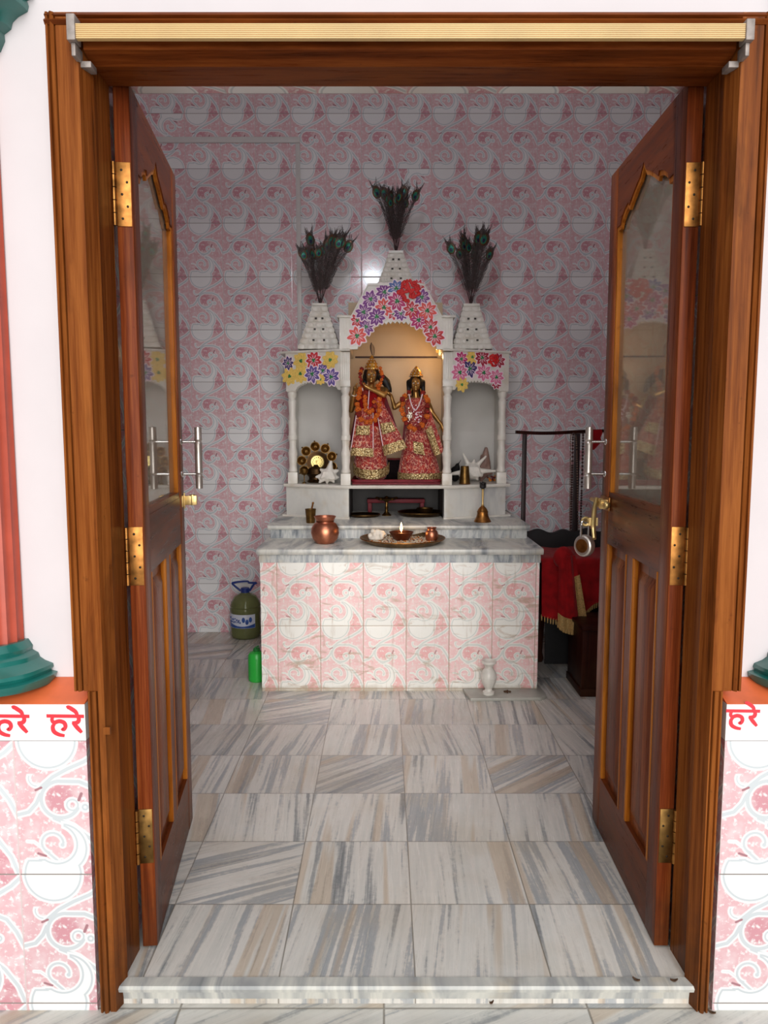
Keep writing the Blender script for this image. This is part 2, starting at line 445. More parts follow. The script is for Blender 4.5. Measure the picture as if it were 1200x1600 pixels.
plain('bead_brown', (58, 24, 20), .4, 0, .2, 60)
plain('bead_pale', (132, 104, 84), .5, 0, .15, 60)
plain('shell_white', (228, 222, 212), .5, 0, .1, 30)
plain('shell_brown', (150, 118, 106), .5, 0, .25, 22)
plain('cap_blue', (24, 52, 128), .4, 0, .08, 30)
plain('label_white', (214, 220, 232), .4, 0, .03, 30)
plain('label_blue', (42, 84, 160), .4, 0, .2, 60)
plain('green_plastic', (42, 176, 62), .35, 0, .06, 20)
plain('green_dark', (24, 110, 44), .4, 0, .06, 20)
plain('rice', (226, 214, 190), .7, 0, .15, 300)
plain('petal_orange', (214, 130, 40), .7, 0, .15, 90)
plain('petal_maroon', (96, 20, 26), .7, 0, .15, 90)
plain('cotton', (226, 218, 204), .8, 0, .1, 60)
plain('niche_panel', (214, 190, 156), .55, 0, .05, 5)
plain('niche_grey', (196, 192, 186), .4, 0, .06, 5)
plain('stem_brown', (62, 36, 36), .6, 0, .2, 40)
plain('barb', (62, 46, 42), .5, 0, .35, 70, sheen=.3)
plain('eye_bronze', (96, 60, 38), .4, .3, .2, 60)
plain('eye_teal', (20, 122, 104), .35, .35, .2, 60)
plain('eye_navy', (16, 24, 70), .35, .3, .1, 60)
plain('flower_green', (44, 132, 74), .5, 0, .25, 150)
plain('flower_pale', (246, 226, 234), .55, 0, .04, 60)
plain('slab_grey', (176, 174, 164), .4, 0, .12, 12)
plain('dry_leaf', (84, 58, 36), .8, 0, .2, 60)
PET = {'red': (206, 42, 52), 'coral': (236, 88, 80), 'purple': (128, 52, 140), 'violet': (104, 84, 158), 'indigo': (66, 50, 112), 'blue': (86, 112, 176),
       'magenta': (196, 34, 110), 'pink': (226, 120, 158), 'crimson': (170, 28, 56), 'yellow': (240, 204, 106), 'carnation': (216, 24, 22)}
for k, c in PET.items(): plain('pet_'+k, c, .55, 0, .16, 180)
# printed bandhani cloth
g = NG('cloth_print'); co = g.coord()
w = g.v('ADD', co, g.v('SCALE', g.n('ShaderNodeTexNoise', {'Vector': co, 'Scale': 34.0, 'Detail': 2.0}).outputs[1], scale=.045))
e1 = g.vor(g.v('MULTIPLY', w, (1.3, .6, .8)), 52, 'DISTANCE_TO_EDGE'); tn = g.noise(co, 40, 2); bk = g.noise(co, 75, 1)
sp = g.sep(w); ln = g.m('ABSOLUTE', g.m('SINE', g.m('MULTIPLY', g.m('ADD', sp[0], g.m('MULTIPLY', sp[2], .3)), 330.0)))
c = g.mix(g.step(tn, .46, .6), rgb(138, 8, 26), rgb(172, 40, 30))
c = g.mix(g.m('MULTIPLY', g.m('MULTIPLY', g.step(ln, .30, .12), g.step(bk, .46, .54)), .75), c, rgb(224, 132, 96))
c = g.mix(g.m('MULTIPLY', g.m('MULTIPLY', g.step(e1, .065, .03), g.step(bk, .60, .50)), .85), c, rgb(234, 190, 160))
g.bsdf(c, .7, sheen=.2)
g = NG('lace_gold'); co = g.coord(); e1 = g.vor(co, 130, 'F1'); n1 = g.noise(co, 90, 3)
c = g.ramp(e1, [(.1, rgb(246, 232, 190)), (.45, rgb(206, 178, 120)), (.8, rgb(120, 90, 52))])
g.bsdf(c, .33, .55, normal=g.bump(g.m('ADD', e1, n1), .8, .004))
# old window pane: clear sheet with a film of dust
g = NG('pane')
fc = g.n('ShaderNodeLayerWeight', {'Blend': .5}).outputs['Facing']
fr = g.m('ADD', .04, g.m('MULTIPLY', g.m('POWER', fc, 5.0), .96))
tr = g.n('ShaderNodeBsdfTransparent', {'Color': (.74, .72, .68, 1)}).outputs[0]
gl = g.n('ShaderNodeBsdfGlossy', {'Color': (1, 1, 1, 1), 'Roughness': .03}).outputs[0]
df = g.n('ShaderNodeBsdfDiffuse', {'Color': rgb(190, 176, 156)}).outputs[0]
a = g.n('ShaderNodeMixShader', {0: g.m('ADD', .24, g.m('MULTIPLY', g.noise(g.coord(), 5, 3), .2)), 1: tr, 2: df}).outputs[0]
b = g.n('ShaderNodeMixShader', {0: g.m('MULTIPLY', fr, .9), 1: a, 2: gl}).outputs[0]
g.t.links.new(b, g.out.inputs[0])
g = NG('bottle_plastic')
g.bsdf(rgb(140, 146, 96), .12, Transmission_Weight=.5, IOR=1.3)
plain('recess_shade', (58, 55, 54), .6, 0, .15, 12)  # shade under the shrine shelf, put into the colour
g = NG('flame'); em = g.n('ShaderNodeEmission', {'Color': (1, .62, .22, 1), 'Strength': 14.0}); g.t.links.new(em.outputs[0], g.out.inputs[0])
g = NG('bulb_warm'); em = g.n('ShaderNodeEmission', {'Color': (1, .42, .08, 1), 'Strength': .9}); g.t.links.new(em.outputs[0], g.out.inputs[0])
# ================================================================= room shell
WY = 4.556                                    # back wall
XL, XR, CEIL = -1.75, 1.56, 3.25
YF, YB = 1.66, 1.80                           # front wall outside / inside
OL, OR, OT = -.60, .70, 1.965                 # masonry opening
b = MB(); b.box(XL-.1, XR+.1, 1.585, WY+.1, -.12, 0)
setp(b.build('floor', 'marble_floor'), 'inner floor of grey streaked marble squares', 'floor', None, 'structure')
b = MB()                                      # rounded marble nosing of the step
pr = [(1.60, -.05), (1.586, -.05), (1.583, -.016), (1.576, -.016), (1.570, -.012), (1.568, -.004), (1.572, .0015), (1.585, .002), (1.60, .002)]
b.prism(pr, -.617, .706, 'x')
setp(b.build('trim_1', 'marble_grey'), 'rounded pale marble edge of the doorstep', 'doorstep', None, 'structure')
b = MB(); b.box(-3.5, 3.5, -2.2, 1.70, -.14, -.05)
setp(b.build('floor_porch', 'marble_porch'), 'lower marble floor in front of the doorstep', 'floor', None, 'structure')
b = MB(); b.box(XL-.1, XR+.1, WY, WY+.1, 0, CEIL)
setp(b.build('wall_back', 'tile', uv=(X(405.5, 600, WY)-1.0, Z(988, WY)-.3)), 'back wall of pink and white scroll patterned tiles', 'wall', None, 'structure')
b = MB(); b.box(XL-.1, XL, YB, WY, 0, CEIL)
setp(b.build('wall_left', 'tile', uv=(0, 0)), 'tiled side wall behind the left door leaf', 'wall', None, 'structure')
b = MB(); b.box(XR, XR+.1, YB, WY, 0, CEIL)
setp(b.build('wall_right', 'tile', uv=(0, 0)), 'tiled side wall behind the right door leaf', 'wall', None, 'structure')
b = MB(); b.box(XL-.1, XR+.1, YB, WY+.1, CEIL, CEIL+.1)
setp(b.build('ceiling', 'paint_ceiling'), 'plain white ceiling of the shrine room', 'ceiling', None, 'structure')
# front wall with the opening: painted outside, tiled inside and in the reveal
b = MB()
b.box(-3.4, OL, YF, YB, -.05, 3.4); b.box(OR, 3.4, YF, YB, -.05, 3.4); b.box(OL, OR, YF, YB, OT, 3.4)
fw = b.build('wall_front', ['paint_white', 'tile'], uv=(.05, .02))
for p in fw.data.polygons:
    c = p.center
    if abs(p.normal.y) < .5 and (OL-.01 < c.x < OR+.01) and c.z < OT+.01: p.material_index = 1
    elif p.normal.y > .5: p.material_index = 1
setp(fw, 'white painted front wall around the doorway', 'wall', None, 'structure')
# pvc conduit on the back wall
b = MB(); yy = WY-.012
zt = Z(218, yy); xr = X(465, 230, yy)
b.box(-1.74, xr+.013, yy, WY-.001, zt-.016, zt+.016)
b.box(xr-.013, xr+.013, yy, WY-.001, Z(560, yy), zt-.018)
setp(b.build('trim_2', 'pvc_grey', bevel=.002), 'pale grey conduit strip turning a corner on the tiled wall', 'conduit', None, 'structure')
# dado: tiled plinth walls with sloping orange ledge and hand-painted lettering
DZ = Z(1100, 1.565); TZ = Z(1157, 1.565)
HARE = [[(385, 848), (700, 852)],
        [(440, 850), (429, 882), (446, 905), (490, 894), (530, 907), (541, 940), (524, 968), (507, 956)],
        [(452, 912), (434, 942), (442, 984), (482, 1010), (530, 1021)],
        [(598, 908), (640, 905), (656, 880), (648, 852)], [(604, 906), (638, 948), (676, 993)],
        [(646, 848), (634, 815), (604, 790), (573, 772), (558, 778)]]
def lettering(parent, x0, ztop, k, y):        # one word as raised paint strokes
    b = MB()
    for li, st in enumerate(HARE):
        pts = [Vector((x0+(u-385)*k, 0, ztop-(w-848)*k)) for u, w in st]
        if len(pts) > 2: pts = bez(pts, 26)
        n = len(pts); wd = 15.5*k; vs = []; fs = []
        for i, p in enumerate(pts):
            t = (pts[min(i+1, n-1)]-pts[max(i-1, 0)]).normalized(); nn = Vector((-t.z, 0, t.x))
            q = wd*(.8+.35*math.sin(PI*min(1, i/max(1, n-1))))
            if li == 0: q = wd*.95
            for d in (0, .0006):
                vs += [(p.x+nn.x*q, y-d-li*.00008, p.z+nn.z*q), (p.x-nn.x*q, y-d-li*.00008, p.z-nn.z*q)]
        for i in range(n-1):
            a = 4*i
            fs += [(a+2, a+3, a+7, a+6), (a, a+2, a+6, a+4), (a+1, a+5, a+7, a+3)]
        fs += [(0, 1, 3, 2), (4*n-4, 4*n-2, 4*n-1, 4*n-3)]
        b.add(vs, fs)
    return b.build('painted_lettering', 'letter_red', parent, smooth=0)
def dado(name, x0, x1, uvx, label, words):
    t = thing(name, label, 'wall base', ((x0+x1)/2, 1.60, -.05), kind='structure')
    b = MB(); b.box(x0, x1, 1.565, YF-.001, -.05, TZ); b.build('tile_face', 'tile', t, uv=(uvx, TZ-.9))
    b = MB(); b.box(x0, x1, 1.565, YF-.001, TZ, DZ); b.build('white_band', 'band_white', t)
    b = MB(); b.prism([(1.563, DZ), (YF-.001, DZ), (YF-.001, DZ+.028), (1.64, DZ+.024), (1.60, DZ+.012)], x0, x1, 'x')
    b.build('orange_ledge', 'orange_paint', t)
    for (px, k) in words: lettering(t, X(px, 1119, 1.563), Z(1119 if px < 600 else 1111, 1.563), k, 1.5645)
    return t
K = 1/5.333/748
dado('trim_3', -2.6, X(139, 1330, 1.565)+.004, X(20, 1157, 1.565)-1.0, 'tiled wall base left of the doorway with red lettering under an orange ledge',
     [(72.2, K), (-13.2, K), (-101, K)])
dado('trim_4', X(1126, 1330, 1.565)-.002, 2.7, X(1133, 1157, 1.565)-1.0, 'tiled wall base right of the doorway with red lettering under an orange ledge',
     [(1134.5, K*.91), (1212, K*.91)])
# fluted half columns on the wall
def pillar(cx, label, top):
    t = thing('fluted_pillar', label, 'pillar', (cx, 1.655, DZ+.02), group='fluted pillars beside the doorway')
    rip = lambda a, z: 1-.07*abs(math.sin(a*9))
    z0 = Z(1003, 1.63); z1 = Z(76, 1.655)
    b = MB(); b.lathe([(.066, z0-.02), (.066, z1+.02)], (cx, 1.655, 0), 144, rip=rip); b.build('shaft', 'red_paint', t)
    zb = DZ+.022; h = z0-zb
    prof = [(.128, 0), (.134, .10), (.136, .2), (.122, .24), (.126, .32), (.124, .40), (.106, .48), (.096, .56), (.094, .66), (.082, .74), (.084, .84), (.078, .94), (.074, 1)]
    def wob(a, z): return 1+.012*math.sin(a*5+z*90)+.008*math.sin(a*11-z*60)
    b = MB(); b.lathe([(r, zb+q*h) for r, q in prof], (cx, 1.655, 0), 72, rip=wob); b.build('base', 'teal_paint', t)
    if top:
        h2 = .13
        b = MB(); b.lathe([(r*(1.14-.1*q), z1+(1-q)*h2-.005) for r, q in reversed(prof)], (cx, 1.655, 0), 72, rip=wob); b.build('capital', 'teal_paint', t)
    return t
pillar(-.860, 'red fluted pillar with teal base and capital left of the doorway', True)
pillar(.944, 'red fluted pillar with teal base right of the doorway, only the base edge showing', True)

# ================================================================= door frame
FL, FR, FT = -.648, .744, 2.014               # outer edges
IL, IR, IT = -.577, .676, 1.936               # clear opening
t = thing('trim_5', 'varnished wooden door frame with moulded outer edge', 'door frame', (.05, 1.60, 0), kind='structure')
def jamb_profile(s, inner, outer):            # (x,y) polygon; s=+1: material lies towards smaller x
    o = lambda d: inner - s*d
    return [(o(.003), 1.604), (o(-.003), 1.6005), (o(-.001), 1.596), (o(.010), 1.560), (o(.052), 1.560), (o(.0535), 1.566), (o(.055), 1.5585),
            (o(.060), 1.5545), (o(.0635), 1.5585), (o(.065), 1.563), (o(.0665), 1.5575), (o(.0705), 1.5575), (outer, 1.563), (outer, 1.695), (o(0), 1.695)]
def low_profile(s, inner, outer):             # lower part: the bead sits further in, against the tiled base
    o = lambda d: inner - s*d
    w = .044 if s > 0 else .034
    return [(o(.003), 1.604), (o(-.003), 1.6005), (o(-.001), 1.596), (o(.010), 1.560), (o(w-.021), 1.560), (o(w-.0195), 1.566), (o(w-.018), 1.5565),
            (o(w-.013), 1.5535), (o(w-.009), 1.557), (o(w-.007), 1.562), (o(w-.005), 1.556), (o(w-.001), 1.557), (o(w), 1.563), (o(w), 1.695), (o(0), 1.695)]
for s, inner, outer in ((1, IL, FL), (-1, IR, FR)):
    b = MB(); b.prism(jamb_profile(s, inner, outer), DZ+.03, FT, 'z'); b.prism(low_profile(s, inner, outer), -.05, DZ+.03, 'z')
    b.build('jamb', 'wood_frame', t)
b = MB()
pr = [(1.604, IT+.003), (1.6005, IT-.003), (1.596, IT-.001), (1.560, IT+.010), (1.560, IT+.05), (1.566, IT+.052), (1.5585, IT+.055), (1.5545, IT+.061), (1.5585, IT+.066),
      (1.563, IT+.068), (1.5575, IT+.071), (1.563, FT), (1.695, FT), (1.695, IT)]
b.prism(pr, IL, IR, 'x'); b.build('head', 'wood_head', t)
b = MB()                                       # mitred moulding running over the top of the jambs
b.prism([(1.5585, IT+.055), (1.553, IT+.061), (1.5585, IT+.066), (1.563, IT+.068), (1.5565, IT+.072), (1.562, FT+.001), (1.60, FT+.001), (1.60, IT+.055)], FL-.001, FR+.001, 'x')
b.build('head_moulding', 'wood_head', t)
b = MB(); q = P(167, 1142, 1.5585); b.box(q.x-.007, q.x+.007, 1.5575, 1.562, q.z-.008, q.z+.008); b.build('wood_plug', 'wood_frame', t, label='square patch let into the jamb')
# ribbed blind rail over the door
ry = 1.53
z0, z1 = Z(60, ry), Z(36, ry); xa, xb = X(118, 48, ry), X(1165, 48, ry)
t = thing('curtain_rail', 'cream ribbed curtain rail across the top of the door frame', 'curtain rail', ((xa+xb)/2, 1.557, z0))
n = 8; poly = [(ry+.011, z0)]
for i in range(n):
    h = (z1-z0)/n
    poly += [(ry+.004, z0+i*h), (ry, z0+(i+.18)*h), (ry, z0+(i+.82)*h), (ry+.004, z0+(i+1)*h)]
poly += [(ry+.011, z1)]
b = MB(); b.prism(poly, xa, xb, 'x'); b.build('rail', 'cream_plastic', t, smooth=20)
for s, x in ((-1, xa), (1, xb)):
    b = MB(); b.box(x, x+s*.016, ry-.004, 1.557, z0-.004, Z(22, ry) if s < 0 else Z(30, ry))
    b.box(x+s*.004, x+s*.012, ry+.006, 1.59, z0-.028, z0-.004)
    b.box(x-s*.014, x+s*.008, 1.565, 1.5965, z0-.036, z0-.024)
    b.build('bracket', 'bracket_grey', t, bevel=.0015)

# ================================================================= door leaves
LW, LT, LH = .605, .034, 1.945
def leaf(name, label, hinge, ang, sgn):
    # local x runs from the hinge edge, local y*sgn goes into the thickness (away from the doorway axis)
    t = thing(name, label, 'door', (hinge[0], hinge[1], .004), ang, kind='structure')
    T = WM[t.name] @ Matrix.Scale(sgn, 4, Vector((0, 1, 0)))
    def mb(): return MB(T)
    SW = .072
    b = mb(); b.box(0, SW, 0, LT, 0, LH); b.build('stile', 'wood_leaf', t, bevel=.002)
    b = mb(); b.box(LW-SW, LW, 0, LT, 0, LH); b.build('stile', 'wood_leaf', t, bevel=.002)
    b = mb(); b.box(SW, LW-SW, .001, LT-.001, 0, .168); b.build('bottom_rail', 'wood_rail', t)
    b = mb(); b.box(SW, LW-SW, .001, LT-.001, .885, 1.02); b.build('middle_rail', 'wood_rail', t)
    # bracket-arched top rail
    w0, w1 = SW, LW-SW; mid = (w0+w1)/2
    half = [(0, 1.782), (.035, 1.782), (.042, 1.797), (.075, 1.815), (.105, 1.822), (.112, 1.812), (.14, 1.828), (.185, 1.850), (.205, 1.856), (.2305, 1.884)]
    arch = [(w0+d, z) for d, z in half] + [(w1-d, z) for d, z in reversed(half[:-1])]
    xs = [a for a, _ in arch]; lo = [z for _, z in arch]
    b = mb(); b.strip(xs, lo, [LH]*len(xs), .001, LT-.001); b.build('top_rail', 'wood_rail', t)
    b = mb(); b.strip(xs, [z-.012 for z in lo], lo, .004, .012); b.strip(xs, [z-.012 for z in lo], lo, LT-.012, LT-.004)
    b.build('arch_bead', 'wood_bead', t, smooth=20)
    b = mb()
    for x0 in (SW, LW-SW-.012): b.box(x0, x0+.012, .003, LT-.003, 1.02, 1.782)
    b.build('glazing_bead', 'wood_bead', t, bevel=.003)
    b = mb(); b.strip([SW, LW-SW], [1.02, 1.02], [1.036, 1.036], .002, LT-.002); b.build('bottom_glazing_bead', 'wood_rail', t)
    b = mb(); b.strip(xs, [1.03]*len(xs), [z-.002 for z in lo], LT/2-.002, LT/2+.002); b.build('glass_pane', 'pane', t)
    # two tall raised panels with a mullion
    mw = .05
    b = mb(); b.box(mid-mw/2, mid+mw/2, .001, LT-.001, .168, .885); b.build('mullion', 'wood_leaf', t)
    for x0, x1 in ((SW, mid-mw/2), (mid+mw/2, LW-SW)):
        z0, z1 = .168, .885
        b = mb(); b.box(x0, x1, .013, LT-.013, z0, z1)
        for ya, yb in ((.013, .003), (LT-.013, LT-.003)):
            m = .054; k = .028
            o = [(x0+k, z0+k), (x1-k, z0+k), (x1-k, z1-k), (x0+k, z1-k)]; i = [(x0+m, z0+m), (x1-m, z0+m), (x1-m, z1-m), (x0+m, z1-m)]
            b.add([(a, ya, c) for a, c in o]+[(a, yb, c) for a, c in i], [(4, 5, 6, 7)]+[(j, (j+1) % 4, 4+(j+1) % 4, 4+j) for j in range(4)])
        b.build('panel', 'wood_leaf', t)
        b = mb()
        for ya, yb in ((-.0005, .014), (LT-.014, LT+.0005)):
            b.box(x0, x0+.014, ya, yb, z0, z1); b.box(x1-.014, x1, ya, yb, z0, z1)
        b.build('panel_bead', 'wood_bead', t, bevel=.003)
    # pull handles, one on each face
    def handle(xc, zc, h, d):
        hd = mb()
        prof = [(.001, 0), (.0106, .002), (.0106, .036), (.0116, .039), (.0088, .044), (.0116, .049), (.0108, .054), (.0108, h-.054), (.0116, h-.049), (.0088, h-.044), (.0116, h-.039), (.0106, h-.036), (.0106, h-.002), (.001, h)]
        hd.lathe(prof, (xc, d, zc-h/2), 20)
        o = hd.build('pull_handle', 'steel_brushed', t)
        for zz in (zc-h/2+.045, zc+h/2-.045):
            p = mb(); e = 0 if d < 0 else LT
            p.tube([(xc, e, zz), (xc, d, zz)], .004, 12)
            Mx = Matrix.Rotation(PI/2, 4, 'X')
            p.ball((xc, e, zz), (.010, .006, .010), 14, 8)
            p.build('standoff', 'steel', o)
    handle(LW-.030, 1.134, .185, -.050); handle(LW-.030, 1.134, .185, LT+.05)
    # brass butt hinges on the hinge edge
    for zc in (.275, .935, 1.715):
        h = mb(); h.box(-.0022, 0, .002, LT-.001, zc-.066, zc+.066)
        ho = h.build('hinge', 'brass' if zc > .9 else 'brass_aged', t, bevel=.0006)
        k = mb()
        for j in range(5):
            z0 = zc-.066+j*.0264
            k.lathe([(.001, z0+.0006), (.0055, z0+.001), (.0055, z0+.0254), (.001, z0+.0258)], (-.004, LT+.003, 0), 12)
        k.build('knuckle', 'brass', ho)
        s_ = mb()
        for j in range(5):
            cy = .010 if j % 2 else .021
            s_.ball((-.0022, cy, zc-.05+j*.025), (.0012, .0028, .0028), 10, 6)
        s_.build('screw', 'screw_dark', ho)
    return t, T
LA = math.atan2(.590, -.064); RA = math.atan2(.590, .016)
LEAF_L, TL = leaf('door_1', 'open wooden door leaf hung on the left jamb, glazed above two panels', (-.537, 1.702), LA, 1)
LEAF_R, TR = leaf('door_2', 'open wooden door leaf hung on the right jamb, with hasp and padlock', (.640, 1.702), RA, -1)
# strike plate on the left leaf
b = MB(TL); zc = 1.005
b.box(LW-.045, LW-.004, -.003, 0, zc-.016, zc+.018); b.box(LW-.026, LW-.014, -.006, -.003, zc-.022, zc+.026); b.box(LW-.02, LW-.006, -.040, -.002, zc-.012, zc+.016)
b.tube([(LW-.012, -.027, zc-.013), (LW-.012, -.027, zc-.013+.032)], .009, 12)
b.build('latch_keeper', 'brass_bright', LEAF_L, bevel=.001)
# sliding hasp on the right leaf
b = MB(TR); zc = 1.0
b.box(LW-.10, LW-.002, -.004, 0, zc-.018, zc+.022)
hp = b.build('hasp_plate', 'brass', LEAF_R, bevel=.001)
b = MB(TR); b.tube([(LW-.115, -.016, zc+.002), (LW+.055, -.016, zc+.004)], .0065, 12)
b.box(LW-.085, LW-.065, -.024, 0, zc-.012, zc+.014); b.box(LW-.03, LW-.012, -.024, 0, zc-.012, zc+.014); b.ball((LW-.118, -.016, zc+.002), .011)
b.build('bolt', 'brass_bright', hp)
b = MB(TR); b.tube(bez([(LW-.045, -.026, zc+.018), (LW-.043, -.032, zc-.02), (LW-.055, -.036, zc-.065), (LW-.085, -.04, zc-.10)], 14), lambda q: .0075-.003*abs(q-.5), 10)
b.build('bolt_handle', 'brass_bright', hp)
b = MB(TR); b.box(LW-.05, LW-.038, -.048, -.022, zc-.066, zc-.042)
mx = Matrix.Rotation(PI/2, 4, 'Y'); b.tube([Vector((LW-.044, -.056+.011*math.cos(a), zc-.054+.011*math.sin(a))) for a in [2*PI*i/20 for i in range(20)]], .0045, 8, True)
b.build('staple', 'brass_bright', hp)
# padlock hanging from the hasp
pc = TR @ Vector((LW-.044, -.058, zc-.054))
t = thing('padlock', 'round silver padlock hanging from the brass hasp', 'padlock', (pc.x, pc.y, pc.z-.105))
q = .026
b = MB(); b.tube([Vector((pc.x, pc.y, pc.z-.004))+Vector((.013*math.cos(a), .006*math.cos(a), .0125*math.sin(a)-.006)) for a in [PI*i/14 for i in range(15)]] , .0036, 10)
b.tube([(pc.x-.013, pc.y-.006, pc.z-.045), (pc.x-.013, pc.y-.006, pc.z-.010)], .0036, 10); b.tube([(pc.x+.013, pc.y+.006, pc.z-.045), (pc.x+.013, pc.y+.006, pc.z-.010)], .0036, 10)
b.build('shackle', 'steel', t)
Mx = Matrix.Rotation(math.radians(-50), 4, 'Z') @ Matrix.Rotation(PI/2, 4, 'X')
b = MB(); b.lathe([(.001, -.013), (.026, -.013), (.030, -.010), (.031, -.006), (.031, .006), (.030, .010), (.026, .013), (.001, .013)], (pc.x, pc.y, pc.z-.072), 36, M=Mx, sy=1.06)
lk = b.build('body', 'steel_brushed', t)
b = MB(); b.lathe([(.001, .0), (.020, .0), (.0205, .0016), (.018, .0022), (.001, .0022)], Vector((pc.x, pc.y, pc.z-.072)) + Mx @ Vector((0, 0, .0125)), 32, M=Mx); b.build('face_disc', 'brass', lk)
# ================================================================= tiled altar
AX0, AX1, AY = X(408, 980, 3.50), X(841, 980, 3.50), 3.50
AZ = .612; SZ = .680; UZ = .748; RY = 3.82
t = thing('altar', 'altar block faced with pink scroll tiles under stepped grey marble slabs', 'altar', (.07, 4.0, 0))
b = MB(); b.box(AX0, AX1, AY, WY-.002, 0, AZ)
b.build('tiled_base', 'tile_worn', t, uv=(X(433.5, 980, 3.5)-1.0, Z(978, 3.5)-.3))
b = MB(); b.box(AX0-.004, AX1+.004, AY-.004, WY-.003, AZ, AZ+.040); b.build('marble_band', 'marble_band', t)
def nosed(x0, x1, y0, y1, z0, z1):
    h = z1-z0; b = MB()
    b.prism([(y1, z0), (y0+.006, z0), (y0+.001, z0+h*.25), (y0, z0+h*.55), (y0+.002, z0+h*.85), (y0+.008, z1), (y1, z1)], x0, x1, 'x'); return b
b = nosed(AX0-.012, AX1+.012, AY-.028, WY-.003, AZ+.040, SZ); b.build('lower_slab', 'marble_grey', t)
UX0, UX1 = X(419, 830, RY), X(827, 830, RY)
b = MB(); b.box(UX0+.012, UX1-.012, RY, WY-.003, SZ, UZ-.022); b.build('riser', 'marble_band', t)
b = nosed(UX0, UX1, RY-.022, WY-.003, UZ-.022, UZ); b.build('upper_slab', 'marble_grey', t)

# ================================================================= marble shrine
CX = .068; YC, YO, YK = 4.07, 4.20, 4.50         # centre front, outer front, back
IXL, IXR = X(539.5, 650, YC), X(699.5, 650, YC)
OXL, OXR = X(456, 650, YO), X(785.5, 650, YO)
sh = thing('marble_shrine', 'white marble shrine with three arched bays, turned columns and flower stickers', 'shrine', (CX, 4.25, UZ))
HZ = Z(759, YC-.03); HB = HZ-.016                # shelf
def frontline(x):                                # plan curve of the front
    if IXL <= x <= IXR: return YC
    k = (IXL-x)/(IXL-OXL) if x < IXL else (x-IXR)/(OXR-IXR)
    return YC + (YO-YC)*k
def bowed(x0, x1, z0, z1, out, n=24, rnd=0):
    xs = [x0+(x1-x0)*i/n for i in range(n+1)]
    vs = []; fs = []
    for x in xs:
        y = frontline(x)-out
        vs += [(x, y+rnd, z0), (x, y, (z0+z1)/2), (x, y+rnd, z1), (x, YK, z1), (x, YK, z0)]
    for i in range(n):
        a = 5*i
        for k in range(5): fs.append((a+k, a+(k+1) % 5, a+5+(k+1) % 5, a+5+k))
    fs += [(0, 4, 3, 2, 1), tuple(5*n+k for k in range(5))]
    b = MB(); b.add(vs, fs); return b
NL, NR = X(545, 790, YC), X(694, 790, YC)        # opening under the shelf
for x0, x1 in ((X(447, 785, YO), NL), (NR, X(790, 785, YO))):
    b = bowed(x0, x1, UZ+.010, HB, 0); b.build('base_block', 'marble_block', sh)
b = bowed(X(441, 808, YO), NL+.004, UZ, UZ+.010, .015); b.build('plinth', 'marble_white', sh)
b = bowed(NR-.004, X(798, 808, YO), UZ, UZ+.010, .015); b.build('plinth', 'marble_white', sh)
b = MB(); b.box(NL, NR, YK-.01, YK, UZ, HB); b.box(NL, NL+.004, YC+.03, YK-.01, UZ, HB); b.box(NR-.004, NR, YC+.03, YK-.01, UZ, HB); b.box(NL+.004, NR-.004, YC+.03, YK-.01, HB-.004, HB); b.build('recess_shade_lining', 'recess_shade', sh)  # back, sides and top of the recess, painted dark as if shaded
b = bowed(X(443, 757, YO), X(797, 757, YO), HB, HZ, .028, 40, .005); b.build('shelf', 'marble_white', sh)
EZ = Z(549, YO)-.0                                # top of side entablatures
CZ = Z(546, YC)                                   # bottom of the central arch block
def column(x, y, z1, zcap, fl):
    # square foot, turned shaft, square fluted head
    b = MB(); h = zcap-HZ; q = .026
    b.box(x-q, x+q, y-q, y+q, HZ, HZ+.062)
    pr = [(.020, .062), (.0245, .066), (.0245, .078), (.021, .084), (.0205, .10), (.0235, .13), (.0235, .15), (.0255, .154), (.0255, .172), (.0235, .176), (.019, .20), (.0215, .235), (.0255, .239), (.0255, .262), (.0225, .266), (.0205, .29), (.0225, h*.62)]
    pr += [(.0245, h*.66), (.0255, h*.68), (.0205, h*.70), (.0185, h*.76), (.0215, h*.85), (.0235, h*.90), (.0185, h*.915), (.018, h*.93), (.0255, h*.96), (.026, h)]
    b.lathe([(r, HZ+z) for r, z in pr], (x, y, 0), 24)
    if z1 > zcap:
        n = 5
        b.box(x-q, x+q, y-q+.004, y+q, zcap, z1)
        for i in range(n):
            xx = x-q+(i+.5)*2*q/n; b.box(xx-q/n*.68, xx+q/n*.68, y-q, y-q+.006, zcap+.006, z1-.004)
        b.box(x-q-.001, x+q+.001, y-q-.001, y+q, zcap, zcap+.035)
    b.build('column', 'marble_white', sh, bevel=.0012)
zi = Z(604, YC)
column(IXL, YC+.028, CZ-.012, zi, 1); column(IXR, YC+.028, CZ-.012, zi, 1)
zo = Z(612, YO)
column(OXL, YO+.028, zo+.002, zo, 0); column(OXR, YO+.028, zo+.002, zo, 0)
